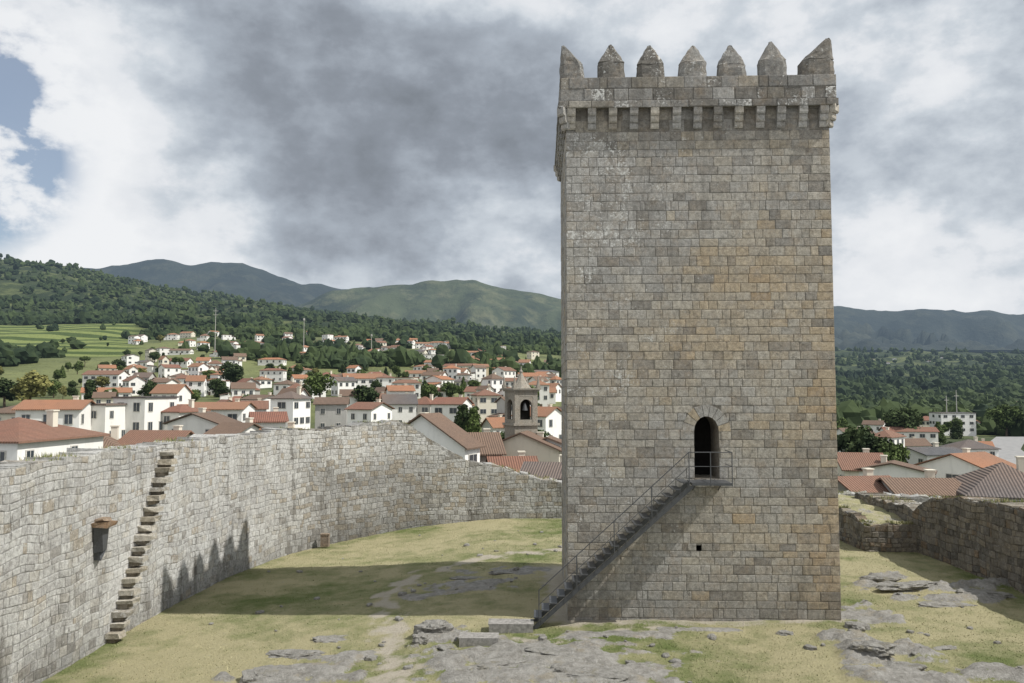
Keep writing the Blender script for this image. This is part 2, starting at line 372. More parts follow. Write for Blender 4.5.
slab(a0,a1,b0,b0+Tk,17.85,18.91); slab(a0,a1,b1-Tk,b1,17.85,18.91); slab(a0,a0+Tk,b0+Tk,b1-Tk,17.85,18.91); slab(a1-Tk,a1,b0+Tk,b1-Tk,17.85,18.91)
slab(a0-.05,a1+.05,b0-.05,b0,17.805,18.05); slab(a0-.05,a0,b0,b1,17.805,18.05); slab(a1,a1+.05,b0,b1,17.805,18.05); slab(a0,a1,b1,b1+.05,17.805,18.05)
slab(a0+Tk,a1-Tk,b0+Tk,b1-Tk,17.92,18.0)
mb.build('parapet',M['stone'],keep)
def merlon(cs,cd,wx,wd,sx=0,sd_=0,hh=1.2):
    mb=MB(); hh*=random.uniform(.94,1.04); k0=random.uniform(-.05,.05); tl=random.uniform(-.05,.05)
    lv=[(-.01,1,1,0),(.1,1.02,1.0,0),(.25,.98,1.0,0),(.38+k0,.99,.98,0),(.40+k0,.95,.95,0),(.42+k0,.98,.95,.0),(.52,.86,.84,.15),(.62,.70,.72,.33),(.72,.55,.58,.52),(.82,.39,.44,.70),(.93,.20,.26,.90),(.985,.12,.16,.98),(1,.05,.08,1)]
    vs=[];fs=[];cl=[]; g=random.uniform(.58,.78); c=pick(PAL,[1.4,.2,.0,.0,.9]); c=(c[0]*g,c[1]*g,c[2]*g,random.uniform(.1,.5)); rs=[]
    for li,(t,fx,fd,sh) in enumerate(lv):
        pts=[]
        for k_ in range(16):
            a=2*math.pi*(k_+.5)/16; cx,sy=math.cos(a),math.sin(a); m_=max(abs(cx),abs(sy)); m2=m_**.96
            pts.append(tp(cs+cx/m2*wx/2*fx+sx*sh+tl*t+random.uniform(-.02,.02),cd+sy/m2*wd/2*fd+sd_*sh+random.uniform(-.02,.02),18.915+t*hh+random.uniform(-.014,.014)))
        rs.append(len(vs)); vs+=pts
        cl+=[(c[0]*(.5 if li==4 else .95),c[1]*(.5 if li==4 else .95),c[2]*(.5 if li==4 else .95),c[3])]*16
    for a,b in zip(rs,rs[1:]):
        for i in range(16): fs.append((a+i,a+(i+1)%16,b+(i+1)%16,b+i))
    fs.append(tuple(range(rs[-1],rs[-1]+16)))
    mb.add(vs,fs,cl); mb.build('merlon',M['stone'],keep)
tw=W+2*OV
for px in (612,652,694,734,775):
    s=-OV+(px-560)/276*tw; merlon(s,-OV+.225,.95,.44,0,0,1.26)
    merlon(s,Dp+OV-.225,.95,.44)
for d in np.linspace(.15,Dp-.15,6)[1:-1]:
    merlon(-OV+.225,d,.44,.92); merlon(W+OV-.225,d,.44,.92)
merlon(-OV+.42,-OV+.42,.84,.84,-.28,-.25,1.22); merlon(W+OV-.56,-OV+.42,1.12,.84,.36,-.25,1.33)
merlon(-OV+.42,Dp+OV-.42,.84,.84,-.28,.25,1.2); merlon(W+OV-.5,Dp+OV-.42,1.0,.84,.34,.25,1.2)
# ---------------------------------------------------------------- metal staircase
stz=thing('metal_staircase',tp(1,-.6,0),'dark metal staircase with thin railings climbing from yard to keep doorway','staircase')
SA,SB,ZA,ZB=-1.15,4.0,.06,4.76; NSt=20
for off in (.16,.96):
    mb=MB(); poly=[tp(SA-.10,-off,ZA-.15),tp(SA+.04,-off,ZA-.15),tp(SB+.16,-off,ZB-.16),tp(SB+.16,-off,ZB-.08),tp(SB-.0,-off,ZB-.10),tp(SA-.10,-off,ZA-.09)]
    mb.prism(poly,-e2*.03); mb.build('stringer',M['metal'],stz)
for i in range(NSt):
    t=(i+.5)/NSt; s=SA+(SB-SA)*t; z=ZA+(ZB-ZA)*(i+1)/NSt+.04; mb=MB()
    mb.hexa([tp(s-.15,-1.03,z-.035),tp(s+.11,-1.03,z-.035),tp(s+.11,-.12,z-.035),tp(s-.15,-.12,z-.035),tp(s-.15,-1.03,z),tp(s+.11,-1.03,z),tp(s+.11,-.12,z),tp(s-.15,-.12,z)])
    for of in (-1.0,-.17): mb.prism([tp(s+.08,of,z-.03),tp(s+.11,of,z-.03),tp(s+.11,of,z-.24),tp(s+.08,of,z-.26)],e2*.015)
    mb.build('tread',M['metal'],stz)
mb=MB(); PE=5.42
mb.hexa([tp(SB+.1,-1.05,ZB-.08),tp(PE,-1.05,ZB-.08),tp(PE,-.05,ZB-.08),tp(SB+.1,-.05,ZB-.08),tp(SB+.1,-1.05,ZB),tp(PE,-1.05,ZB),tp(PE,-.05,ZB),tp(SB+.1,-.05,ZB)])
for s in (SB+.3,PE-.25): mb.tube(tp(s,-.55,ZB-.08),tp(s,-.03,ZB-.35),.02)
mb.build('landing',M['metal'],stz)
mb=MB(); r=.016
def zt(s): return ZA+(ZB-ZA)*(s-SA)/(SB-SA)
for hh in (1.02,.55): 
    rr=r if hh>1 else .011
    mb.tube(tp(SA+.15,-1.04,zt(SA+.15)+hh),tp(SB,-1.04,ZB+hh),rr); mb.tube(tp(SB,-1.04,ZB+hh),tp(PE,-1.04,ZB+hh),rr); mb.tube(tp(PE,-1.04,ZB+hh),tp(PE,-.06,ZB+hh),rr)
mb.build('handrail',M['metal'],stz)
for s in list(np.linspace(SA+.15,SB,5))+[(SB+PE)/2,PE]:
    mb=MB(); z=zt(s) if s<SB else ZB
    mb.tube(tp(s,-1.04,z-.1),tp(s,-1.04,z+1.02),.017); mb.build('rail_post',M['metal'],stz)
# ---------------------------------------------------------------- courtyard ground
RO=[(545,654,3.9,1.7,.13),(520,676,3.4,1.2,.14),(600,676,2.4,1.1,.14),(485,652,1.4,.8,.14),(300,660,2.0,1.2,.18),(345,645,1.5,.6,.15),(262,678,1.6,.8,.25),(436,634,1.0,1.2,.38),(452,658,1.1,.9,.18),(470,582,2.6,1.0,.10),
    (505,570,2.4,.9,.08),(420,590,1.2,.5,.08),(866,618,1.3,1.7,.22),(876,655,1.6,1.6,.26),(898,680,1.8,1.1,.22),(905,588,2.6,.8,.20),(960,600,2.3,.7,.20),(990,588,1.5,.8,.28),(880,578,1.5,.7,.2),(1010,676,1.5,.8,.18),(610,634,2.8,.5,.06),(838,640,.8,1.2,.15),(700,629,1.6,.25,.04)]
ROW=[(on(a,b,0),c,d,e) for a,b,c,d,e in RO]
PA=[on(a,b,-.2) for a,b in ((575,553),(520,557),(470,562),(430,570),(402,579),(388,592),(383,608),(386,630),(392,655),(396,700))]
PB=[on(a,b,0) for a,b in ((386,640),(430,668),(520,640),(600,632),(660,626))]
def pdist(L,x,y):
    best=9
    for p,q in zip(L,L[1:]):
        dx,dy=q.x-p.x,q.y-p.y; t=max(0,min(1,((x-p.x)*dx+(y-p.y)*dy)/(dx*dx+dy*dy))); best=min(best,math.hypot(x-p.x-dx*t,y-p.y-dy*t))
    return best
def pathd(x,y): return min(pdist(PA,x,y)-.08,pdist(PB,x,y)+.15)
def rockm(x,y):
    m=0;h=0
    for (p,a,b,e) in ROW:
        dx,dy=abs(x-p.x)/a,abs(y-p.y)/b
        if dx<1.7 and dy<1.7:
            d=math.hypot(dx,dy); v=1-d+.8*fbm(x*1.1,y*1.4,p.x,5)
            if v>m: m=v
            h=max(h,sm(v*1.5)*e)
    return m,h
def gz(x,y,full=False):
    z=-.7*sm((2.5-x)/14.5)+.10*nf(x*.25,y*.25,5)
    m,h=rockm(x,y)
    if m>0:
        rd=1-abs(mn.noise(Vector((x*1.0+y*.4,y*1.6,2))))*2; r2=1-abs(mn.noise(Vector((x*3.3-y,y*4.5,7))))*2
        z+=h*(.35+.65*max(0,rd)+.35*r2)
    if 0.5<x<12.5 and 26.3<y<36: z=min(z,.10)
    if -3.2<x<.9 and 25.4<y<27.6: z=min(z,.02)
    return (z,m) if full else z
GS=.14
gx=np.arange(-15.0,25.1,GS); gy=np.concatenate([np.arange(4,19.9,.8),np.arange(20,34,GS),np.arange(34,52,.24)])
verts=[];cols=[]
for y in gy:
    for x in gx:
        y=float(y);x=float(x); z,m=gz(x,y,True)
        z+=.03*nf(x*2,y*2)
        if x<-14.2 or y>50.4: z-=.6
        if x>19.9: z-=.3
        verts.append((x,y,z))
        pd=pathd(x,y); pm=sm((.75-pd+.9*fbm(x*1.2,y*1.2,7,4))/.9)
        edge=sm((1.1-(x+13.7))/1.0)
        base=sm(1-(abs(max(1.7-x,0,x-11.3))+abs(max(27.9-y,0,y-36)))/1.0+.5*nf(x*2,y*2,3))
        dry=.55+.68*fbm(x*.16+3,y*.22,1,4)+.30*fbm(x*.8,y*1.1,4,3)+(.10 if x<0 else .0)-.12*edge
        m2=m*(1-.8*sm((.7-pdist(PA,x,y))/.5)) if y<27.5 else m*(1-.6*sm((.8-pdist(PA,x,y))/.5))
        cols.append((sm(m2*2.2),max(pm*.85,base*.8),max(0,min(1,dry)),1))
nx=len(gx); faces=[(j*nx+i,j*nx+i+1,(j+1)*nx+i+1,(j+1)*nx+i) for j in range(len(gy)-1) for i in range(nx-1)]
k=NT('yard_ground'); p=k.pos(); a=k.attr(); s_=k.sep(a.outputs['Color'])
nA=k.noise(p,1.1,8,.65); nB=k.noise(p,12,7,.78); nC=k.noise(p,55,3,.7)
dryf=k.ma('ADD',s_[2],k.mr(nA,.3,.7,-.35,.35)); dryf=k.ma('ADD',dryf,k.mr(nB,.3,.7,-.12,.12))
gcol=k.mix(k.mr(dryf,.05,.9),(.12,.15,.05),(.35,.318,.19))
gcol=k.mix(k.mr(nB,.62,.76,0,.35),gcol,(.13,.135,.065))
pcolr=k.mix(k.mr(nB,.35,.65),(.46,.42,.35),(.33,.295,.235))
c=k.mix(k.mr(k.ma('ADD',k.ma('ADD',s_[1],k.mr(nB,.3,.7,-.3,.3)),k.mr(nA,.3,.7,-.2,.2)),.3,.75),gcol,pcolr)
nR=k.noise(p,2.6,10,.76)
rk=k.mix(k.mr(nR,.36,.6),(.17,.16,.142),(.33,.32,.295)); rk=k.mix(k.mr(nB,.55,.66,0,.7),rk,(.43,.425,.395)); rk=k.mix(k.mr(nB,.3,.43,.75,0),rk,(.08,.073,.06))
rk=k.mix(k.mr(k.noise(k.map(p,(1,1,1),(2,9,1)),1.3,5,.6),.54,.66,0,.55,True),rk,(.29,.255,.19))
c=k.mix(k.mr(k.ma('ADD',k.ma('ADD',s_[0],k.mr(nB,.3,.7,-.35,.35)),k.mr(nA,.3,.7,-.4,.4)),.40,.62),c,rk)
c=k.mix(1.0,c,k.mr(nC,.3,.7,.80,1.20),'MULTIPLY'); k.col(c); k.bump(k.ma('ADD',nB,k.ma('MULTIPLY',nR,1.4)),.9,.09); M['ground']=k.m
me=bpy.data.meshes.new('ground'); me.from_pydata(verts,[],faces); me.materials.append(k.m)
at_=me.attributes.new('Col','FLOAT_COLOR','POINT'); at_.data.foreach_set('color',np.array(cols,dtype=np.float32).ravel())
me.polygons.foreach_set('use_smooth',[True]*len(faces))
tag(link('ground',me),'castle yard ground of dry grass, bare path and rock','ground',kind='structure')
NG=110000; X=rng.uniform(-13.7,19.6,NG); Y=21+ (49.5-21)*rng.uniform(0,1,NG)**1.35
ci=((X-gx[0])/GS).astype(int); cj=np.clip(np.searchsorted(gy,Y)-1,0,len(gy)-1)
carr=np.array(cols); varr=np.array(verts); idx=cj*nx+ci
keepm=(carr[idx,0]<.3)&(carr[idx,1]<.4)&~((X>1.6)&(X<11.4)&(Y>27.7)&(Y<35.5))&(rng.uniform(0,1,NG)<1.25-carr[idx,2]*.7)
X=X[keepm];Y=Y[keepm];idx=idx[keepm]; Z=varr[idx,2]-.01; n=len(X)
ang=rng.uniform(0,2*np.pi,n); h=rng.uniform(.02,.06,n); wd=rng.uniform(.010,.024,n); lean=rng.uniform(-.05,.05,(n,2))
vv=np.zeros((n,3,3)); vv[:,0]=np.stack([X-np.cos(ang)*wd,Y-np.sin(ang)*wd,Z],1); vv[:,1]=np.stack([X+np.cos(ang)*wd,Y+np.sin(ang)*wd,Z],1); vv[:,2]=np.stack([X+lean[:,0],Y+lean[:,1],Z+h],1)
me=bpy.data.meshes.new('grass'); me.from_pydata(vv.reshape(-1,3).tolist(),[],np.arange(3*n).reshape(-1,3).tolist())
gc=np.zeros((n,3,4)); dd=np.clip(carr[idx,2]+rng.uniform(-.2,.2,n),0,1)[:,None]
g1=np.array([.135,.17,.058]); g2=np.array([.37,.34,.205]); gc[:,:,:3]=(g1*(1-dd)+g2*dd)[:,None,:]; gc[...,3]=1
a_=me.attributes.new('Col','FLOAT_COLOR','POINT'); a_.data.foreach_set('color',gc.astype(np.float32).ravel())
k=NT('grass_blades'); k.col(k.attr().outputs['Color']); me.materials.append(k.m); M['blade']=k.m
tag(link('grass',me),'short dry and green grass growing over the castle yard','grass',kind='stuff')
import bmesh
def rockmesh(seed,sx,sy,sz,sub=4,rough=.35):
    bm=bmesh.new(); bmesh.ops.create_icosphere(bm,subdivisions=sub,radius=1)
    for v in bm.verts:
        p=v.co.copy(); q0=p*1.1+Vector((seed*3.1,0,0))
        cell=mn.cell_vector(p*1.7+Vector((0,seed,0)))
        f=.85+rough*mn.fractal(q0,1,2,5)+.18*(1-2*abs(mn.noise(p*2.6+Vector((0,seed,0)))))+.07*(cell.x-.5)*2
        q=p*f; q.z=max(-.4,q.z); 
        if q.z>.45: q.z=.45+(q.z-.45)*.35
        v.co=Vector((q.x*sx,q.y*sy,q.z*sz))
    me=bpy.data.meshes.new('rock'); bm.to_mesh(me); bm.free(); me.materials.append(M['rock']); return me
RK=[(434,629,.62,.5,.5,'grey boulder beside the worn path left of the staircase foot'),
(446,646,.42,.35,.24,'low grey stone just in front of the path boulder'),
(422,640,.3,.3,.25,'small pointed stone at the left foot of the path boulder'),
(296,652,1.0,.45,.22,'flat rock slab in the lower left grass'),
(268,672,.8,.5,.33,'rounded dark rock at the bottom edge left of the path'),
(330,640,.7,.35,.16,'thin pale slab behind the lower left rock'),
(785,634,.28,.2,.22,'single dark stone lying in front of the keep'),
(945,648,.45,.2,.12,'small pale flat stone alone in the right hand grass'),
(905,587,1.3,.45,.22,'long pale slab near the ruined cross wall'),
(985,588,1.1,.45,.36,'large humped slab below the right hand wall'),
(880,578,.8,.4,.2,'short grey rock closest to the terrace corner'),
(950,601,1.2,.4,.18,'broad low slab in front of the humped slab'),
(858,628,.5,.4,.33,'broken rock touching the right corner of the keep'),
(872,648,.6,.45,.28,'jagged rock in front of the keep corner rock'),
(893,668,.8,.5,.26,'wide rough rock near the bottom right grass'),
(560,652,1.1,.4,.12,'cracked bedrock hump in front of the staircase foot'),
(605,674,1.0,.45,.13,'bare bedrock lump at the bottom centre edge'),
(500,664,1.0,.45,.13,'cracked bedrock hump below the wooden walkway'),
(470,578,1.0,.3,.13,'low rock in the shade beside the bend of the path'),
(505,571,.8,.3,.12,'low rock between the path bend and the keep')]
for i,(a,b,sx,sy,sz,lb) in enumerate(RK):
    p=on(a,b,0); z=gz(p.x,p.y); p=on(a,b,z); z=gz(p.x,p.y)
    o=link('rock',rockmesh(i+1.3,sx,sy,sz)); o.location=(p.x,p.y,z-.04); o.rotation_euler=(random.uniform(-.08,.08),random.uniform(-.08,.08),random.uniform(-.4,.4)); tag(o,lb,'rock')
tiny=[]
for i in range(260):
    x=random.uniform(-12,19); y=random.uniform(22,46)
    if 1<x<12.5 and 27<y<36: continue
    if rockm(x,y)[0]<=0 and random.random()<.78 and pathd(x,y)>1: continue
    tiny.append((x,y))
smesh=[rockmesh(50+i,.14,.10,.10,2) for i in range(5)]
for i,(x,y) in enumerate(tiny):
    o=link('loose_stone',smesh[i%5]); o.location=(x,y,gz(x,y)+.02); s_=random.uniform(.4,1.4)**1.3; o.scale=(s_,s_,s_); o.rotation_euler=(0,0,random.uniform(0,6))
    tag(o,'small loose grey stone lying on the yard ground','stone','small loose stones strewn over the yard')
for (a,b,c_,d_,hz,lb) in ((511,622,1.5,.62,.17,'flat grey plank walkway at the foot of the metal staircase'),(479,636,1.25,.60,.10,'lower grey plank step left of the plank walkway')):
    p=on(a,b,hz); t=thing('wooden_deck',p,lb,'deck')
    mb=MB()
    for j in range(4): mb.box((p.x,p.y-d_/2+(j+.5)*d_/4,p.z+.0),(c_,d_/4-.010,.05),rz=-.03)
    mb.build('planks',M['wood'],t)
    for sy in (-1,1):
        mb=MB(); mb.box((p.x,p.y+sy*d_*.44,p.z-.155),(c_*.97,.06,.26),rz=-.03); mb.build('support_beam',M['wood'],t)
# ---------------------------------------------------------------- curtain walls
def path_fn(pts):
    cum=[0]
    for p,q in zip(pts,pts[1:]): cum.append(cum[-1]+math.hypot(q[0]-p[0],q[1]-p[1]))
    def P(s):
        s=max(0,min(cum[-1]-1e-6,s))
        for i in range(len(pts)-1):
            if s<=cum[i+1]:
                t=(s-cum[i])/(cum[i+1]-cum[i]); return (pts[i][0]+(pts[i+1][0]-pts[i][0])*t,pts[i][1]+(pts[i+1][1]-pts[i][1])*t),i
    def N(s):
        a,_=P(s-.4); b,_=P(s+.4); dx,dy=b[0]-a[0],b[1]-a[1]; l=math.hypot(dx,dy); return (dy/l,-dx/l)
    return P,N,cum
def smooth(pts,it=2):
    for _ in range(it):
        q=[pts[0]]
        for a,b in zip(pts,pts[1:]): q+= [(a[0]*.75+b[0]*.25,a[1]*.75+b[1]*.25),(a[0]*.25+b[0]*.75,a[1]*.25+b[1]*.75)]
        pts=q+[pts[-1]]
    return pts
weeds=[]
def curtain(name,pts,topf,base,thick,ch,colf,label,lmin=.16,lmax=.60,holes=None,obase=-6,dep=.019,jit=.009,wob=.15,weed=14,jd=.76):
    P,N,cum=path_fn(pts); L=cum[-1]
    zb=[base]
    while zb[-1]<7: zb.append(zb[-1]+ch+random.uniform(-.08,.09))
    def fn(s,z,o):
        (x,y),_=P(s); n=N(s); return Vector((x+n[0]*o,y+n[1]*o,z))
    mid=P(L/2)[0]; t=thing(name,(mid[0],mid[1],0),label,'castle wall')
    mb=MB(); masonry(mb,fn,0,L,zb,colf,lmin,lmax,holes,topf,dep,jit,.005,.014,jd,wob); mb.build('stone_face',M['wallstone'],t)
    mb=MB(); step=.45
    for s in np.arange(0,L,step):
        e=min(L,s+step); c=colf(s,3); c=(c[0]*.85,c[1]*.85,c[2]*.85,.2); j1=random.uniform(-.02,.09)
        q=[fn(s,0,-.002),fn(e,0,-.002),fn(e,0,-thick),fn(s,0,-thick)]; tt=[topf(s)+j1,topf(e)+j1,topf(e)+j1+random.uniform(-.1,.05),topf(s)+j1+random.uniform(-.1,.05)]
        mb.hexa([Vector((v.x,v.y,obase)) for v in q]+[Vector((v.x,v.y,z_)) for v,z_ in zip(q,tt)],c)
    mb.build('wall_core',M['wallstone'],t)
    for _ in range(int(L*weed)):
        s=random.uniform(0,L)
        if nf(s*.5,17)<.02: continue
        q=fn(s,topf(s)+.02,-random.uniform(.05,thick*.9)); weeds.append(q)
    return t,fn
WP=[(.41,.405,.39),(.45,.447,.428),(.42,.405,.37),(.36,.325,.27),(.28,.27,.25)]
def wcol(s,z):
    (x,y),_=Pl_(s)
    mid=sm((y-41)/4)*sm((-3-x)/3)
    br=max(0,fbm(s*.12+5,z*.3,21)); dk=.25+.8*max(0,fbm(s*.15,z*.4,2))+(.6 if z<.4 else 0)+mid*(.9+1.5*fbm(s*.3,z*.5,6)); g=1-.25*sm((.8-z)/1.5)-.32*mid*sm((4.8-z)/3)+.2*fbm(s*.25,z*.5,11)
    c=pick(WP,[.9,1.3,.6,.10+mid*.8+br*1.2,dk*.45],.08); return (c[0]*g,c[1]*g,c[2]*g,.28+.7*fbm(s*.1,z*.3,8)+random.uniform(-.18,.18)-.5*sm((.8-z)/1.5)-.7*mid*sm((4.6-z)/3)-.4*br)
tb=[(400,420),(408,423),(425,436),(440,446),(455,455),(470,462),(510,472),(560,484)]
tbx=[(at(a,b,49.0).x,at(a,b,49.0).z) for a,b in tb]+[(6,2.0),(30,1.7)]
LP=smooth([(-14.1,6),(-13.9,20),(-13.8,28),(-13.5,33),(-12.9,38),(-11.6,42.3),(-9.9,45.3),(-8,47.3),(-5.7,48.8),(-2,49.6),(3,49.9),(10,49.2),(18,47.4),(24,45)],2)
Pl_,_,_=path_fn(LP)
def ltop(s):
    (x,y),_=Pl_(s); z=5.70 if x<-7.4 else lerp_tab(tbx,x)
    if -7.4>x>-8.6: z=5.9
    return z+.14*nf(s*.35,2)+.10*nf(s*1.3,5)+.08*nf(s*3.1,9)
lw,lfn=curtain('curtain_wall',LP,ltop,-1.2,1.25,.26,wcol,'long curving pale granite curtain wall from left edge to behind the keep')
RP_=[(.20,.18,.15),(.23,.20,.155),(.18,.16,.13),(.19,.145,.10),(.12,.11,.095)]  # brown granite, darkened further to put the right walls' shade into the colour
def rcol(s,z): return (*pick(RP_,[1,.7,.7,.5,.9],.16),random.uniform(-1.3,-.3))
RPp=[(19.75,46.5),(19.7,39),(19.85,31),(20.1,20)]
Pr,Nr,cumr=path_fn(RPp)
def rtop(s):
    y=Pr(s)[0][1]; return lerp_tab([(20,3.6),(31.7,3.2),(35,3.1),(38.0,2.75),(38.6,2.4),(40,2.0),(47,1.9)],y)+.14*nf(s*.8,7)+.16*nf(s*2.3,7)
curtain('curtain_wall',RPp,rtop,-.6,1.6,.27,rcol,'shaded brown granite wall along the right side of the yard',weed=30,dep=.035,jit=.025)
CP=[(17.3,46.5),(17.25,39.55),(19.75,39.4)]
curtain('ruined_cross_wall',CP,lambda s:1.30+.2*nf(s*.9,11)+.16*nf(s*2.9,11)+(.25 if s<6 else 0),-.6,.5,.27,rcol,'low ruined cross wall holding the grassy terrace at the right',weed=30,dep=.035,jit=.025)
mb=MB(); nxx,nyy=14,36; vs=[];cl=[]
for j in range(nyy+1):
    for i in range(nxx+1):
        x=17.5+2.3*i/nxx; y=39.65+7.2*j/nyy; vs.append((x,y,1.32+.45*j/nyy+.2*nf(x*1.2,y*1.2,6))); cl.append((.2+.5*nf(x*2,y),.25+.4*nf(x,y),.75,1))
mb.add(vs,[(j*(nxx+1)+i,j*(nxx+1)+i+1,(j+1)*(nxx+1)+i+1,(j+1)*(nxx+1)+i) for j in range(nyy) for i in range(nxx)],cl)
tag(mb.build('terrace_ground',M['ground']),'grassy earth terrace on top of the ruined cross wall','ground',kind='structure')
mb=MB()
for q in weeds:
    g=lc((.10,.14,.04),(.36,.32,.17),random.random())
    for _ in range(5):
        a=random.uniform(0,6.28); r_=random.uniform(.01,.025); h_=random.uniform(.05,.2); dx,dy=random.uniform(-.1,.1),random.uniform(-.1,.1)
        mb.add([(q.x+dx-r_*math.cos(a),q.y+dy-r_*math.sin(a),q.z-.03),(q.x+dx+r_*math.cos(a),q.y+dy+r_*math.sin(a),q.z-.03),(q.x+dx*1.6,q.y+dy*1.6,q.z+h_)],[(0,1,2)],(*g,1))
tag(mb.build('wall_top_weeds',M['blade']),'dry weeds and grass tufts growing along the tops of the castle walls','weeds',kind='stuff')
def s_at_y(y):
    lo,hi=0,38
    for _ in range(40):
        m_=(lo+hi)/2; yy=lfn(m_,0,0).y
        if yy<y: lo=m_
        else: hi=m_
    return lo
ww=thing('stone_wall_steps',lfn(s_at_y(29.8),0,0),'steep flight of stone steps jutting out of the left curtain wall','steps')
NS=19
for i in range(NS):
    t=i/(NS-1); y=27.9+3.5*t+random.uniform(-.04,.04); z=-.6+5.95*t+random.uniform(-.03,.03); s=s_at_y(y); mb=MB()
    a=lfn(s-.27,0,0); b=lfn(s+.28,0,0); o=.54+random.uniform(-.09,.08); h=.16+random.uniform(-.03,.03)
    a2=lfn(s-.24,0,o); b2=lfn(s+.25,0,o); j=lambda: Vector((random.uniform(-.045,.045),random.uniform(-.045,.045),random.uniform(-.03,.03)))
    c=(*pick([(.43,.40,.34),(.38,.34,.27),(.34,.315,.27)],[1,1,1]),.1)
    mb.hexa([Vector((q.x,q.y,z))+j() for q in (a,b,b2,a2)]+[Vector((q.x,q.y,z+h))+j() for q in (a,b,b2,a2)],c)
    a=lfn(s-.16,0,0); b=lfn(s+.26,0,0); a2=lfn(s-.14,0,o*.6); b2=lfn(s+.24,0,o*.6); c2=(c[0]*.6,c[1]*.57,c[2]*.53,-.8)
    mb.hexa([Vector((q.x,q.y,z-.16))+j()*.6 for q in (a,b,b2,a2)]+[Vector((q.x,q.y,z+.01)) for q in (a,b,b2,a2)],c2)
    mb.build('step',M['wallstone'],ww)
pb=at(100,536,26.9); sB=s_at_y(26.9); q=lfn(sB,0,0); hb=thing('wall_bracket',(q.x,q.y,pb.z),'dark box under a rusty brown ledge fixed on the left wall','bracket')
mb=MB(); mb.box((q.x+.25,q.y,pb.z+.42),(.5,.72,.14),(.24,.16,.10,-1),jit=.05); mb.box((q.x+.15,q.y+.05,pb.z+.54),(.35,.5,.10),(.27,.2,.14,-1),jit=.05); mb.build('ledge',M['wallstone'],hb)
mb=MB(); mb.box((q.x+.16,q.y,pb.z-.08),(.3,.56,.8),jit=.07); mb.box((q.x+.10,q.y,pb.z-.6),(.2,.38,.26),jit=.07); mb.build('box',M['metal'],hb)
p=on(325,546,-.55); o=thing('stone_marker',p,'small brown upright stone block at the foot of the far left wall','stone block')
mb=MB(); mb.box((p.x,p.y,p.z+.28),(.42,.28,.62),(.22,.17,.13,-.8),jit=.02); mb.box((p.x,p.y,p.z+.62),(.48,.34,.08),(.26,.2,.15,-.8),jit=.01); mb.build('block',M['wallstone'],o)
# ---------------------------------------------------------------- terrain
PXS=[-300,0,100,200,300,400,560,700,840,930,1024,1300]
def z2py(z,Y): return 390+(H-z)/Y*800
TT=[(12,[z2py(-5,12)]*12),(50,[z2py(-4,50)]*7+[z2py(-5,50)]*5),(80,[z2py(-3.5,80)]*7+[z2py(-6,80)]*5),
 (120,[z2py(-3,120)]*7+[z2py(-8,120)]*5),(200,[z2py(0,200)]*6+[z2py(-3,200),z2py(-8,200)]+[z2py(-12,200)]*4),
 (300,[394]*6+[400,425]+[441]*4),(450,[370]*2+[372,371,372,374]+[384,410]+[430]*4),(650,[356,357,355,353,354,358,372,400]+[418]*4),
 (900,[340,342,340,339,341,348,362,390]+[408]*4),(1300,[322,326,328,329,332,338,352,375]+[398]*4),
 (1800,[295,300,307,316,324,331,343,365]+[384,385,385,385]),(2500,[255,264,278,298,313,325,337,352]+[366,367,368,368]),
 (3300,[252,262,277,297,312,325,337,350]+[352,354,356,356]),(4200,[300,300,310,325,335,345,350,360]+[365]*4)]
LY=[math.log(t[0]) for t in TT]
def tz(x,y):
    y=max(y,12.1); px=512+F*x/(y*ct); px=max(-300,min(1299.9,px))
    i=max(k_ for k_ in range(len(PXS)-1) if PXS[k_]<=px); t=(px-PXS[i])/(PXS[i+1]-PXS[i])
    ly=math.log(y); j=max(k_ for k_ in range(len(LY)-1) if LY[k_]<=ly or k_==0); u=min(1,(ly-LY[j])/(LY[j+1]-LY[j]))
    r0=TT[j][1]; r1=TT[j+1][1]
    def zz_(row,Y_): 
        py=row[i]+(row[i+1]-row[i])*t; v=(341.5-py)/F; return Y_*(st+v*ct)/(ct-v*st)
    z=zz_(r0,TT[j][0])*(1-u)+zz_(r1,TT[j+1][0])*u
    am=.0 if y<150 else min(28,(y-150)*.012)
    return H+z+am*fbm(x/260,y/260,4,4)
ys=[12]; 
while ys[-1]<4200: ys.append(ys[-1]*1.028)
ys[-1]=4199; pxs=np.arange(-300,1301,8); vs=[];cl=[]
def fieldm(px,Y,x,y):
    f=0
    if px<150 and 600<Y<1250: f=sm((150-px)/30)*sm((Y-600)/60)*sm((1250-Y)/80)
    return f
for Y in ys:
    for px in pxs:
        x=(px-512)/F*Y*ct; vs.append((x,Y,tz(x,Y)))
        town=1.0 if (Y<1050 and -50<px<560) else .5 if (Y<900 and px>560) else 0.
        cl.append((fieldm(px,Y,x,Y),town,.5,1))
n_=len(pxs); fs=[(j*n_+i,j*n_+i+1,(j+1)*n_+i+1,(j+1)*n_+i) for j in range(len(ys)-1) for i in range(n_-1)]
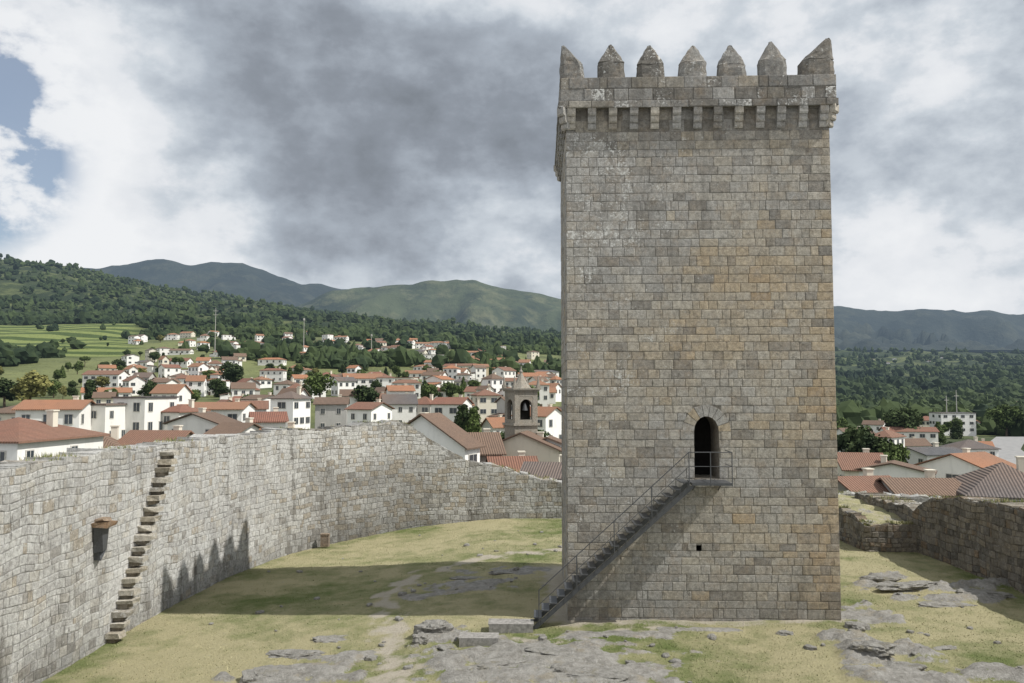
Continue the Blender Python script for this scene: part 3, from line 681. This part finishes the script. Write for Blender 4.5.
def hillmat(name,c1,c2,c3,sc1,sc2,attr=False):
    k=NT(name); p=k.pos(); n1=k.noise(p,sc1,8,.65); n2=k.noise(p,sc2,6,.7)
    c=k.mix(k.mr(n1,.42,.6,0,1,True),c1,c2); c=k.mix(k.mr(n2,.50,.66,0,.9),c,c3)
    if attr:
        s=k.sep(k.attr().outputs['Color'])
        c=k.mix(k.ma('MULTIPLY',s[1],k.mr(n1,.40,.55,.3,.85)),c,(.15,.165,.068))
        wv=k.n('ShaderNodeTexWave'); wv.bands_direction='Y'; k.set(wv.inputs['Vector'],p); wv.inputs['Scale'].default_value=.0075; wv.inputs['Distortion'].default_value=2.5; wv.inputs['Detail Scale'].default_value=.004
        fc=k.mix(k.mr(wv.outputs[1],.35,.6),(.05,.075,.02),(.16,.19,.06))
        c=k.mix(s[0],c,fc)
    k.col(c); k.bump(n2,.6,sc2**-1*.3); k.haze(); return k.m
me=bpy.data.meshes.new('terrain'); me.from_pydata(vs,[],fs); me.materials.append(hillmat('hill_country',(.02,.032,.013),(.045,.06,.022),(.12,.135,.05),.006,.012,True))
a_=me.attributes.new('Col','FLOAT_COLOR','POINT'); a_.data.foreach_set('color',np.array(cl,dtype=np.float32).ravel())
me.polygons.foreach_set('use_smooth',[True]*len(fs))
tag(link('terrain',me),'rolling valley and wooded hillside under the town','hillside',kind='structure')
def mountain(name,ridge,Yr,Y0,py0,mat,label,rough,seed):
    vs=[];rows=34; pxs=np.arange(-300,1301,4)
    for j in range(rows+1):
        t=j/rows; Y=Y0+(Yr-Y0)*t
        for px in pxs:
            rp=lerp_tab(ridge,px); z1=at(px,rp,Yr).z; z0=at(px,py0,Y0).z
            x=(px-512)/F*Y*ct
            rn=abs(mn.fractal(Vector((x/900,Y/1500,seed)),1,2,5))
            z=z0+(z1-z0)*(t**1.15)-rough*math.sin(math.pi*min(1,t*1.02))*rn*2+ rough*.09*fbm(x/260,Y/260,seed,3)*(1 if t>.2 else 0)
            vs.append((x,Y,z))
    n=len(pxs); 
    for i in range(n): x,y,z=vs[rows*n+i]; vs.append((x*1.05,y*1.06,z-300))
    fs=[(j*n+i,j*n+i+1,(j+1)*n+i+1,(j+1)*n+i) for j in range(rows+1) for i in range(n-1)]
    me=bpy.data.meshes.new(name); me.from_pydata(vs,[],fs); me.materials.append(mat); me.polygons.foreach_set('use_smooth',[True]*len(fs))
    tag(link(name,me),label,'mountain',kind='structure')
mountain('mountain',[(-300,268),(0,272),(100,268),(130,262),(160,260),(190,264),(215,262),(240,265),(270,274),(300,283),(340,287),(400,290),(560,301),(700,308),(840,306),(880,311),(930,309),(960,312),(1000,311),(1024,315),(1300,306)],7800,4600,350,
  hillmat('far_mountain',(.016,.023,.021),(.028,.036,.03),(.05,.055,.04),.0012,.004),'long blue grey mountain ridge on the horizon',300,3.3)  # albedo lowered so the colour carries cloud shadow
mountain('mountain',[(-300,330),(200,335),(260,320),(300,303),(330,292),(360,288),(400,284),(430,280),(455,278),(475,281),(500,287),(530,293),(560,300),(640,315),(740,330),(840,342),(930,346),(1024,350),(1300,352)],5600,4000,352,
  hillmat('near_mountain',(.022,.033,.02),(.065,.08,.04),(.115,.12,.065),.0016,.005),'greener rounded mountain in front of the far ridge',260,8.1)
bm=bmesh.new(); bmesh.ops.create_icosphere(bm,subdivisions=2,radius=1); iv=np.array([v.co[:] for v in bm.verts]); ifc=np.array([[v.index for v in f.verts] for f in bm.faces]); bm.free()
def woodland(name,samples,label):
    V_=[];F_=[];C_=[]; b=0
    for (x,y,r,hh,con) in samples:
        z=tz(x,y); jt=1+rng.uniform(-.35,.35,len(iv)); v=iv*jt[:,None]
        if con: wv=np.clip(1.0-(v[:,2]+1)*.42,.08,1); v[:,0]*=wv; v[:,1]*=wv
        v=v*np.array([r,r,hh*.5])+np.array([x,y,z+hh*.42]); V_.append(v); F_.append(ifc+b); b+=len(iv)
        sh=.3+.9*fbm(x/220,y/220,12,3)+rng.uniform(-.25,.35); cc_=np.zeros((len(iv),4)); cc_[:,3]=np.clip(sh+rng.uniform(-.2,.2,len(iv)),0,1.3); C_.append(cc_)  # broad sunlit and dark patches painted into the crown tint
    me=bpy.data.meshes.new(name); me.from_pydata(np.concatenate(V_).tolist(),[],np.concatenate(F_).tolist())
    a=me.attributes.new('Col','FLOAT_COLOR','POINT'); a.data.foreach_set('color',np.concatenate(C_).astype(np.float32).ravel()); me.materials.append(M['leaf_dark'])
    tag(link(name,me),label,'woodland',kind='stuff')
sa=[]
while len(sa)<6800:
    px=random.uniform(-120,575); Y=math.exp(random.uniform(math.log(450),math.log(3300))); x=(px-512)/F*Y*ct
    if fieldm(px,Y,x,Y)>.3 and random.random()<.93: continue
    if Y<950 and fbm(x/70,Y/70,5,3)<.26: continue
    if Y>=950 and fbm(x/160,Y/160,9,3)<-.38: continue
    r=random.uniform(2.2,6.0)*(1 if Y<1200 else 1.5); sa.append((x,Y,r,r*random.uniform(1.3,2.6),random.random()<.35))
woodland('hillside_woodland',sa,'dark woods covering the hillside above the town on the left')
sa=[]
while len(sa)<4600:
    px=random.uniform(815,1140); Y=math.exp(random.uniform(math.log(330),math.log(3300))); x=(px-512)/F*Y*ct
    if Y<600 and fbm(x/60,Y/60,5,3)<.10: continue
    if Y>2000 and fbm(x/200,Y/200,1,3)<-.05: continue
    r=random.uniform(2.5,6.5)*(1 if Y<1200 else 1.6); sa.append((x,Y,r,r*random.uniform(1.3,2.6),random.random()<.4))
woodland('valley_woodland',sa,'dark woods filling the valley to the right of the keep')
# ---------------------------------------------------------------- trees
def crown(kind,seed):
    r=np.random.default_rng(seed); cen=[];rad=[]
    if kind=='round':
        for _ in range(26):
            d=r.normal(size=3); d/=np.linalg.norm(d); q=d*r.uniform(.1,.30); cen.append((q[0],q[1],.62+q[2]*1.05)); rad.append(r.uniform(.09,.17))
    elif kind=='cone':
        for i in range(34):
            t=i/33; rr=.26*(1-t)**.8; a=r.uniform(0,6.28); cen.append((rr*.6*math.cos(a),rr*.6*math.sin(a),.15+.8*t)); rad.append(.05+.14*(1-t))
    elif kind=='column':
        for i in range(26):
            t=i/25; a=r.uniform(0,6.28); cen.append((.04*math.cos(a),.04*math.sin(a),.1+.82*t)); rad.append(.05+.09*math.sin(math.pi*min(1,t*.8+.15)))
    else:
        for _ in range(22):
            a=r.uniform(0,6.28); rr=.32*r.uniform(0,1)**.5; cen.append((rr*math.cos(a),rr*math.sin(a),.78+r.uniform(-.06,.1)-rr*.2)); rad.append(r.uniform(.08,.14))
    V_=[];C_=[]
    for c,rd in zip(cen,rad):
        m=95; d=r.normal(size=(m,3)); d/=np.linalg.norm(d,axis=1)[:,None]; p=np.array(c)+d*rd*r.uniform(.55,1.12,m)[:,None]
        sz=r.uniform(.014,.03,m); a=r.normal(size=(m,3)); a/=np.linalg.norm(a,axis=1)[:,None]; b=np.cross(a,d); b/=(np.linalg.norm(b,axis=1)[:,None]+1e-6)
        quad=np.stack([p-a*sz[:,None]-b*sz[:,None],p+a*sz[:,None]-b*sz[:,None],p+a*sz[:,None]+b*sz[:,None],p-a*sz[:,None]+b*sz[:,None]],1)
        V_.append(quad.reshape(-1,3)); sh=np.clip(r.uniform(0,.7)+d[:,2]*.25+r.uniform(-.15,.15,m),0,1); cc_=np.zeros((m,4,4)); cc_[:,:,3]=sh[:,None]; C_.append(cc_.reshape(-1,4))
    V_=np.concatenate(V_); me=bpy.data.meshes.new('crown'); me.from_pydata(V_.tolist(),[],np.arange(len(V_)).reshape(-1,4).tolist())
    a=me.attributes.new('Col','FLOAT_COLOR','POINT'); a.data.foreach_set('color',np.concatenate(C_).astype(np.float32).ravel()); return me
CR={}
for kd,n in (('round',4),('cone',2),('column',1),('pine',2)):
    for i in range(n):
        for lm in ('leaf_dark','leaf_mid','leaf_olive'):
            if kd!='round' and lm=='leaf_olive': continue
            me=crown(kd,i*7+len(kd)*31); me.materials.append(M[lm]); CR.setdefault((kd,lm),[]).append(me)
mb=MB(); mb.tube((0,0,-.05),(0.01,0,.45),.03,.018,7); mb.tube((.01,0,.42),(0,.01,.75),.018,.006,6)
for a in range(5):
    t=a*1.256; mb.tube((.005,0,.33+.05*a),(.18*math.cos(t),.18*math.sin(t),.55+.05*a),.011,.004,5)
trunkme=mb.mesh('trunk',M['bark'])
trees=[]
def tree(x,y,h,kd,lm,wide=1.0,z=None,label=None,group=None):
    nmv={'round':'broadleaf_tree','cone':'conifer_tree','column':'cypress_tree','pine':'pine_tree'}[kd]
    t=thing(nmv,(x,y,(tz(x,y) if z is None else z)-.3),label,'tree',group,random.uniform(0,6.28)); t.scale=(h*wide,h*wide,h)
    link('trunk',trunkme,t); link('crown',random.choice(CR[(kd,lm)]),t); 
    if not label: trees.append((t,kd,lm,x,y))
    return t
# ---------------------------------------------------------------- houses
def winmesh(nm,w_,h_):
    mb=MB(); mb.box((0,-.02,0),(w_+.2,.06,h_+.2),mi=0); mb.box((0,-.045,0),(w_,.06,h_),mi=1); mb.box((0,-.055,0),(.05,.06,h_),mi=0)
    return mb.mesh(nm,[M['frame'],M['glass']])
WIN=winmesh('window',.95,1.25); WIN2=winmesh('window',1.5,1.1); WIN3=winmesh('window',.7,1.0)
mb=MB(); mb.box((0,-.03,0),(1.1,.08,2.1),mi=0); mb.box((0,-.05,-.05),(.9,.08,1.9),mi=1); DOOR=mb.mesh('door',[M['frame'],M['bark']])
mb=MB(); mb.box((0,0,.3),(.6,.6,1.3),(.4,.37,.33,0)); mb.box((0,0,1.0),(.75,.75,.12),(.3,.28,.25,0)); CHIM=mb.mesh('chimney',M['w_cream'])
RN={'r_orange':'orange','r_red':'red','r_brown':'brown','r_slate':'grey'}
houses=[]
def house(cx,cy,zb_,ze,zr,w_,d_,yaw,wall,roof,kind='gable',label=None,group=None,name='house',cat='house',wins=3,storeys=None,chim=True,annex=0):
    t=thing(name,(cx,cy,zb_),label,cat,group,yaw); he=ze-zb_; hr=max(.6,zr-ze)
    mb=MB(); W2,D2=w_/2,d_/2; ah=he*.62; aw=w_*.5; ad=d_*.7
    if kind=='gable':
        vs=[(-W2,-D2,0),(W2,-D2,0),(W2,D2,0),(-W2,D2,0),(-W2,-D2,he),(W2,-D2,he),(W2,D2,he),(-W2,D2,he),(-W2,0,he+hr),(W2,0,he+hr)]
        mb.add(vs,[(0,1,5,4),(1,2,6,9,5),(2,3,7,6),(3,0,4,8,7)])
    else:
        mb.box((0,0,he/2),(w_,d_,he))
    if annex: mb.box((annex*(W2+aw/2-.02),-.1*d_,ah/2),(aw,ad,ah))
    mb.build('wall',M[wall],t,True)
    ov=.4; mb=MB(); th=.14
    if kind=='gable':
        sl=hr/D2
        for sg in (-1,1):
            y0,z0=sg*(D2+ov),he-sl*ov+.05
            a=[(-W2-ov,y0,z0),(W2+ov,y0,z0),(W2+ov,0,he+hr+.05),(-W2-ov,0,he+hr+.05)]
            mb.hexa([Vector(p) for p in a]+[Vector(p)+Vector((0,0,th)) for p in a])
    elif kind=='hip':
        W3,D3=W2+ov,D2+ov; rl=max(.0,W3-D3) if W3>D3 else 0
        vs=[(-W3,-D3,he),(W3,-D3,he),(W3,D3,he),(-W3,D3,he),(-rl,0,he+hr),(rl,0,he+hr),(-W3,-D3,he-.15),(W3,-D3,he-.15),(W3,D3,he-.15),(-W3,D3,he-.15)]
        mb.add(vs,[(0,1,5,4),(1,2,5),(2,3,4,5),(3,0,4),(6,7,1,0),(7,8,2,1),(8,9,3,2),(9,6,0,3),(9,8,7,6)])
    else:
        mb.box((0,0,he+.12),(w_+.4,d_+.4,.25)); 
    if annex:
        xi,xo=annex*(W2+.02),annex*(W2+aw+.3); y0,y1=-.1*d_-ad/2-.3,-.1*d_+ad/2+.3
        a=[(xi,y0,ah+aw*.22),(xo,y0,ah-.02),(xo,y1,ah-.02),(xi,y1,ah+aw*.22)]
        mb.hexa([Vector(p) for p in a]+[Vector(p)+Vector((0,0,th)) for p in a])
    rf=mb.build('roof',M[roof],t,True)
    if chim and kind!='flat':
        c=link('chimney',CHIM,rf); c.location=(W2*.5,D2*.25,he+hr*.7)
    if wins:
        wm=random.choice([WIN,WIN,WIN2,WIN3])
        ns=storeys or max(1,int(he/2.9)); 
        for (L,ang,dist) in ((w_,0,D2),(d_,math.pi/2,W2),(d_,-math.pi/2,W2)):
            if annex and ang*annex>0: continue
            nw=max(1,min(wins,int(L/2.3)))
            for s in range(ns):
                for i in range(nw):
                    u=(i+.5)/nw*L-L/2; z=he-1.3-2.85*s
                    if z<.9: continue
                    if ang!=0 and (ns>1 and s==0 and i%2): continue
                    o=link('window',wm,t); o.rotation_euler=(0,0,ang)
                    if ang==0: o.location=(u,-dist-.01,z)
                    elif ang>0: o.location=(dist+.01,u,z)
                    else: o.location=(-dist-.01,u,z)
        o=link('door',DOOR,t); o.location=(min(W2-.8,.9),-D2-.015,1.05)
    if not label: houses.append((t,wall,roof,cx,cy,ze))
    return t
placed=[]
def hpx(px,ry,ey,wpx,Y,wall,roof,kind='gable',yaw=0,dep=None,label=None,wins=4,**kw):
    c=at(px,ey,Y); w_=wpx/F*Y; d_=dep or w_*.7; zb_=min(tz(c.x,Y),c.z-3)-.3
    placed.append((c.x,Y,max(w_,d_)*.55))
    return house(c.x,Y,zb_,c.z,at(px,ry,Y).z,w_,d_,R(yaw),wall,roof,kind,label,wins=wins,**kw)
hpx(18,417,437,100,66,'w_white','r_red','hip',-8,10,'large white house with red hipped roof at the far left behind the wall',wins=5)
hpx(58,401,409,56,112,'w_white','r_orange','gable',12,8,'long white house with orange roof behind the leftmost hipped roof',wins=6)
hpx(20,404,412,40,128,'w_cream','r_brown','hip',5,8,'cream house with brown hipped roof at the far left edge, behind the long house')
hpx(146,396,398,34,122,'w_white','r_slate','flat',-10,8,'white three storey flat roofed block among the left hand roofs',wins=6,cat='building',name='apartment_block')
hpx(113,403,405,24,118,'w_white','r_slate','flat',-10,8,'narrow white block joined to the left of the taller flat roofed block',cat='building',name='apartment_block')
hpx(98,432,448,52,78,'w_grey','r_brown','hip',14,7,'grey house with mottled brown roof just behind the wall near the stone steps')
hpx(160,432,446,56,80,'w_cream','r_red','gable',-6,6,'low cream house with dull red roof right behind the stone steps')
hpx(222,403,409,52,140,'w_white','r_orange','gable',4,9,'wide white house with orange roof behind the small gabled houses',wins=7)
hpx(182,404,411,26,125,'w_white','r_red','hip',-14,7,'white house with red hipped roof between flat block and wide orange roof')
hpx(203,414,423,32,98,'w_white','r_brown','gable',75,7,'white house with its gable end facing the yard')
hpx(238,424,434,32,92,'w_white','r_brown','gable',-20,6,'small white house with brown roof between two gables')
hpx(268,413,421,30,105,'w_white','r_red','gable',20,7,'white house with red roof above the middle of the curtain wall')
hpx(281,430,437,34,84,'w_cream','r_orange','gable',3,5,'low cream house with bright orange roof peeping over the wall')
hpx(291,391,398,24,150,'w_white','r_slate','hip',-12,7,'white square house with grey hipped roof above the wall centre')
hpx(332,398,404,30,160,'w_grey','r_brown','gable',10,8,'grey house with brown roof right of the grey hipped house')
hpx(370,403,409,28,150,'w_white','r_red','gable',-24,7,'white house with red roof just above the far curve of the wall')
hpx(430,415,445,32,76,'w_white','r_brown','gable',66,9,'white house with long brown roof sloping beside the far wall corner')
hpx(480,434,451,32,84,'w_granite','r_brown','gable',10,8,'stone house with old brown tiled roof left of the church tower')
hpx(549,438,452,24,86,'w_white','r_brown','gable',80,8,'white gabled house between the church tower and the keep')
hpx(551,464,475,46,72,'w_grey','r_slate','gable',-12,6,'low grey roofed outbuilding between church and keep')
hpx(512,458,474,42,78,'w_granite','r_red','gable',8,6,'low stone house with red roof in front of the church tower')
hpx(400,386,391,24,200,'w_white','r_orange','gable',14,8,'white house with orange roof left above the far wall corner')
hpx(452,398,404,30,170,'w_white','r_red','gable',-14,8,'wide white house with red roof left of the church top')
hpx(485,389,395,22,210,'w_cream','r_red','hip',14,9,'cream house with red hipped roof behind the church')
hpx(396,350,353,34,600,'w_white','r_slate','flat',-3,12,'long low white building high on the town hillside, left one of three',wins=6,name='school_building',cat='building')
hpx(430,352,355,32,595,'w_white','r_slate','flat',2,12,'long low white building high on the town hillside, middle one of three',wins=6,name='school_building',cat='building')
hpx(461,356,360,26,590,'w_white','r_orange','gable',4,12,'long white building with orange roof, right end of the white hillside row',wins=6,name='school_building',cat='building')
hpx(1003,462,490,82,64,'w_white','r_slate','hip',-18,9,'white house with big grey slate roof at the right edge')
hpx(968,454,467,50,98,'w_white','r_orange','gable',28,9,'white house with bright orange roof behind the grey slate roof')
hpx(930,448,453,46,130,'w_white','r_slate','gable',8,9,'long white low building with grey roof left of the bright orange roof')
hpx(858,454,467,40,96,'w_cream','r_red','gable',-10,8,'cream house with red roof touching the right side of the keep')
hpx(862,478,491,50,68,'w_granite','r_red','gable',8,6,'low red roofed outbuilding close to the keep on the right')
hpx(918,480,491,62,66,'w_grey','r_brown','gable',-5,6,'low brown roofed outbuilding left of the grey slate house')
hpx(893,463,471,30,92,'w_white','r_brown','gable',60,8,'small white gable house right of the cream house beside the keep')
hpx(952,411,413,34,350,'w_white','r_slate','flat',0,10,'tall white block on the right with thin masts on top',wins=4,name='apartment_block',cat='building')
hpx(926,416,420,22,370,'w_cream','r_red','hip',0,9,'cream house left of the tall white block')
hpx(983,418,422,24,370,'w_white','r_orange','gable',10,9,'white house with orange roof right of the tall white block')
def try_place(px,Y,rad):
    x=(px-512)/F*Y*ct
    for (a,b,c) in placed:
        if math.hypot(a-x,b-Y)<rad+c: return None
    placed.append((x,Y,rad)); return x
RDP=[at(1070,452,140),at(1022,440,190),at(1000,434,240),at(1012,430,300)]
def scatter(n,pa,pb,ya,yb,w0=5.5,w1=10.5):
    cnt=0;tr=0
    while cnt<n and tr<12000:
        tr+=1; px=random.uniform(pa,pb); Y=math.exp(random.uniform(math.log(ya),math.log(yb)))
        if pb<600 and Y>450 and px<130+80*nf(Y/200,3): continue
        if pb<600 and fbm(px/60,Y/90,31,3)<-.32: continue
        if px>975 and 140<Y<330: continue
        w_=random.uniform(w0,w1); lng=random.random()<.22
        if lng: w_*=1.9
        x=try_place(px,Y,w_*(.42 if lng else .58))
        if x is None: continue
        z=tz(x,Y); he=random.choice([3.0,3.4,4.8,5.4,5.8,7.4]) if not lng else random.choice([3.0,3.6,5.2]); d_=w_*random.uniform(.6,1.1)*(.5 if lng else 1)
        wall=random.choices(['w_white','w_cream','w_grey','w_ochre'],[10,2,.6,.3])[0]; roof=random.choices(['r_orange','r_red','r_brown','r_slate'],[6,4,2,.8])[0]
        house(x,Y,z-.8,z+he,z+he+random.uniform(1.0,2.0),w_,d_,R(random.uniform(-25,25) if lng else random.uniform(-60,60)),wall,roof,random.choices(['gable','hip','flat'],[5,3,.7])[0],None,wins=(5 if lng else 3) if Y<400 else (4 if lng else 2),chim=Y<400,annex=0 if lng else random.choice([0,0,1,-1]))
        cnt+=1
scatter(26,100,560,145,260,4.5,7.5); scatter(80,100,560,260,480,5,8.5); scatter(110,120,560,480,1000,6.5,11)
scatter(10,845,975,150,300,5,9); scatter(28,840,1060,300,900,7,12); scatter(8,870,960,2500,3000,9,14)
def ordn(n): return f"{n}{'th' if 10<=n%100<=20 else {1:'st',2:'nd',3:'rd'}.get(n%10,'th')}"
WN_={'w_white':'white','w_cream':'cream','w_grey':'grey','w_ochre':'ochre','w_granite':'stone'}
from collections import defaultdict
gd=defaultdict(list)
for h in houses:
    px,_=proj(h[3],h[4],h[5]); Y=h[4]; sd_='left' if px<600 else 'right'
    band='nearest' if Y<260 else 'middle' if Y<480 else 'upper' if Y<1010 else 'farthest'
    gd[(sd_,band,WN_[h[1]],RN[h[2]])].append((px,h[0]))
for (sd_,band,wn,rn),L in gd.items():
    L.sort(key=lambda q:q[0])
    for i,(px,o) in enumerate(L):
        pos='the only one' if len(L)==1 else f'{ordn(i+1)} such from left'
        o['label']=f'{wn} house, {rn} roof, {band} rows {sd_} of keep, {pos}'
        o['group']=f'houses of the town {sd_} of the keep'
def tscatter(n,pa,pb,ya,yb):
    cnt=0;tr=0
    while cnt<n and tr<6000:
        tr+=1; px=random.uniform(pa,pb); Y=math.exp(random.uniform(math.log(ya),math.log(yb)))
        h=random.uniform(2.5,6) if Y<200 else random.uniform(3,8.5)
        if px>975 and 140<Y<330: continue
        x=try_place(px,Y,h*.14)
        if x is None: continue
        kd=random.choices(['round','cone','column','pine'],[6,1.6,.8,1])[0]; lm=random.choices(['leaf_dark','leaf_mid','leaf_olive'],[2,2,.4])[0]
        if kd!='round' and lm=='leaf_olive': lm='leaf_mid'
        tree(x,Y,h,kd,lm,random.uniform(.85,1.4)); cnt+=1
tscatter(26,-30,560,125,240); tscatter(85,-30,560,240,420); tscatter(110,60,560,420,950)
tscatter(18,838,1050,135,260); tscatter(45,838,1050,260,600)
gd=defaultdict(list)
for (t,kd,lm,x,y) in trees:
    px,_=proj(x,y,0); sd_='left' if px<600 else 'right'; band='nearest' if y<240 else 'middle' if y<420 else 'farthest'
    gd[(sd_,band,kd,lm)].append((px,t))
KN={'round':'rounded','cone':'conical','column':'slim','pine':'flat topped'}; LN={'leaf_dark':'dark green','leaf_mid':'mid green','leaf_olive':'yellowish'}
for (sd_,band,kd,lm),L in gd.items():
    L.sort(key=lambda q:q[0])
    for i,(px,o) in enumerate(L):
        pos='the only one' if len(L)==1 else f'{ordn(i+1)} such from left'
        o['label']=f'{KN[kd]} {LN[lm]} tree, {band} rows {sd_} of keep, {pos}'; o['group']=f'trees of the town {sd_} of the keep'
def tp_(px,top,Y,wpx,kd,lm,label):
    x=(px-512)/F*Y*ct; z=tz(x,Y); h=at(px,top,Y).z-z; w_=wpx/F*Y; base={'round':.72,'cone':.5,'column':.26,'pine':.8}[kd]
    tree(x,Y,h,kd,lm,max(.4,w_/h/base),None,label)
tp_(30,371,230,40,'round','leaf_olive','yellowish olive tree above the leftmost roofs')
tp_(5,378,240,36,'round','leaf_dark','dark rounded tree at the left edge beside the yellowish tree')
tp_(232,362,330,26,'round','leaf_dark','broad dark tree above the wide orange roof')
tp_(365,384,210,30,'round','leaf_dark','big dark tree above the middle of the curtain wall')
tp_(320,370,260,28,'round','leaf_mid','round green tree left of the big dark tree')
tp_(463,402,150,12,'column','leaf_dark','slim cypress left of the church tower')
tp_(474,404,148,11,'column','leaf_mid','shorter slim cypress nearest the church tower')
tp_(848,420,130,44,'pine','leaf_dark','dark pine whose crown touches the right side of the keep')
tp_(872,428,122,46,'round','leaf_dark','dark broad tree second from the keep on the right')
tp_(892,440,115,34,'round','leaf_mid','lower green tree left of the white low building')
tp_(903,404,260,36,'round','leaf_dark','dark tree left of the tall white block')
tp_(1005,402,340,30,'round','leaf_mid','round green tree right of the tall white block')
for (px,a,Y,lb) in ((214,308,560,'tall thin mast with cross arms rising above the left hillside'),(303,318,560,'shorter pale mast right of the cross armed mast'),(371,334,600,'short thin mast above the long white building')):
    x=(px-512)/F*Y*ct; z0=tz(x,Y); z1=at(px,a,Y).z; t=thing('radio_mast',(x,Y,z0),lb,'mast')
    mb=MB(); mb.tube((x,Y,z0-1),(x,Y,z1),.28,.14,8); mb.build('pole',M['w_grey'],t)
    if px==214:
        for q_ in (.86,.94):
            mb=MB(); zc=z0+(z1-z0)*q_; mb.tube((x-1.8,Y,zc),(x+1.8,Y,zc),.14); mb.build('cross_arm',M['w_grey'],t)
    else:
        mb=MB(); mb.box((x,Y,z1-1),(1.0,1.0,1.6)); mb.build('antenna_head',M['w_grey'],t)
for px,h in ((946,20),(956,26)):
    Y=350; x=(px-512)/F*Y*ct; z0=at(px,414,Y).z; t=thing('roof_mast',(x,Y,z0),('left' if px<950 else 'taller right')+' thin mast standing on the tall white block','mast')
    mb=MB(); mb.tube((x,Y,z0),(x,Y,z0+h*.4),.22,.12); mb.build('pole',M['w_grey'],t); mb=MB(); mb.tube((x-.9,Y,z0+h*.3),(x+.9,Y,z0+h*.3),.12); mb.build('cross_arm',M['w_grey'],t)
# ---------------------------------------------------------------- church
Y=88.0; cx=(521-512)/F*Y*ct; zb_=tz(cx,Y)-1; zc=at(521,391,Y).z
ch=thing('church_tower',(cx,Y,zb_),'grey brown stone church bell tower with arched openings and pointed spire','church tower',None,R(24))
hw=1.36; hT=zc-zb_; MS=M['stone']; cst=(.27,.248,.21,-.5)
mb=MB(); mb.box((0,0,(hT-3.6)/2),(2*hw,2*hw,hT-3.6),cst); mb.build('shaft',MS,ch,True)
mb=MB(); zl=hT-3.6
for sx in (-1,1):
    for sy in (-1,1): mb.box((sx*(hw-.28),sy*(hw-.28),zl+1.5),(.56,.56,3.0),cst)
mb.box((0,0,zl+3.3),(2*hw,2*hw,.6),cst)
for ax in (0,1):
    for sg in (-1,1):
        rr=hw-.50
        mb.box(((0,sg*(hw-.2),zl+.25) if ax==0 else (sg*(hw-.2),0,zl+.25)),((2*hw-1,.3,.5) if ax==0 else (.3,2*hw-1,.5)),cst)
        for i in range(10):
            t0,t1=math.pi*i/10,math.pi*(i+1)/10
            u0,u1=-rr*.82*math.cos(t0),-rr*.82*math.cos(t1); h0,h1=zl+2.0+rr*.82*math.sin(t0),zl+2.0+rr*.82*math.sin(t1)
            def Q(u,z,dp): return ((u,sg*(hw-.03-dp),z) if ax==0 else (sg*(hw-.03-dp),u,z))
            mb.add([Q(u0,h0,0),Q(u1,h1,0),Q(u1,zl+3.02,0),Q(u0,zl+3.02,0),Q(u0,h0,.4),Q(u1,h1,.4),Q(u1,zl+3.02,.4),Q(u0,zl+3.02,.4)],[(0,1,2,3),(4,5,6,7),(0,1,5,4)],cst)
        for sgn in (-1,1):
            u=sgn*(rr*.82+.09)
            mb.box(((u,sg*(hw-.2),zl+1.5) if ax==0 else (sg*(hw-.2),u,zl+1.5)),(.18,.34,3.0) if ax==0 else (.34,.18,3.0),cst)
mb.build('belfry',MS,ch,True)
mb=MB(); mb.box((0,0,zl+1.4),(1.5,1.5,2.9)); mb.build('belfry_shade',M['dark'],ch,True)
mb=MB(); mb.tube((0,-.95,zl+2.3),(0,-.95,zl+1.5),.12,.34,12); mb.build('bell',M['metal'],ch,True)
mb=MB(); mb.box((0,0,zl+.0),(2*hw+.4,2*hw+.4,.25),cst); mb.box((0,0,hT+.05),(2*hw+.3,2*hw+.3,.2),cst); mb.box((0,0,hT+.23),(2*hw+.6,2*hw+.6,.16),cst); mb.build('cornice',MS,ch,True)
mb=MB(); lv=[(.3,1.15),(.38,1.05),(.75,.78),(1.1,.55),(1.6,.30),(1.95,.15),(2.05,.2),(2.2,.18),(2.35,.08),(2.75,.04)]
vs=[];fs=[]
for (z,r_) in lv: vs+=[(r_*math.cos(i*math.pi/4+.39),r_*math.sin(i*math.pi/4+.39),hT+z) for i in range(8)]
for j in range(len(lv)-1):
    for i in range(8): fs.append((j*8+i,j*8+(i+1)%8,(j+1)*8+(i+1)%8,(j+1)*8+i))
mb.add(vs,fs,cst); mb.build('spire',MS,ch,True)
for sx in (-1,1):
    for sy in (-1,1):
        mb=MB(); mb.box((sx*(hw+.05),sy*(hw+.05),hT+.5),(.38,.38,.38),cst); mb.tube((sx*(hw+.05),sy*(hw+.05),hT+.68),(sx*(hw+.05),sy*(hw+.05),hT+1.65),.19,.03,8,cst); mb.build('pinnacle',MS,ch,True)
hpx(524,433,449,34,85,'w_cream','r_brown','gable',78,8,'pale gabled church nave in front of the bell tower',wins=1,name='church_nave',cat='church',chim=False)
mb=MB()
k=NT('asphalt'); k.col(k.mix(k.mr(k.noise(k.pos(),.6,6,.7),.3,.7),(.2,.2,.2),(.3,.295,.29))); k.haze()
for p,q in zip(RDP,RDP[1:]):
    for i in range(8):
        a=p.lerp(q,i/8); b=p.lerp(q,(i+1)/8); za=tz(a.x,a.y)+.8; zb2=tz(b.x,b.y)+.8
        mb.add([(a.x-6,a.y,za),(a.x+6,a.y,za),(b.x+6,b.y,zb2),(b.x-6,b.y,zb2)],[(0,1,2,3)])
tag(mb.build('road',k.m),'grey asphalt road curving past the houses on the right','road',kind='structure')
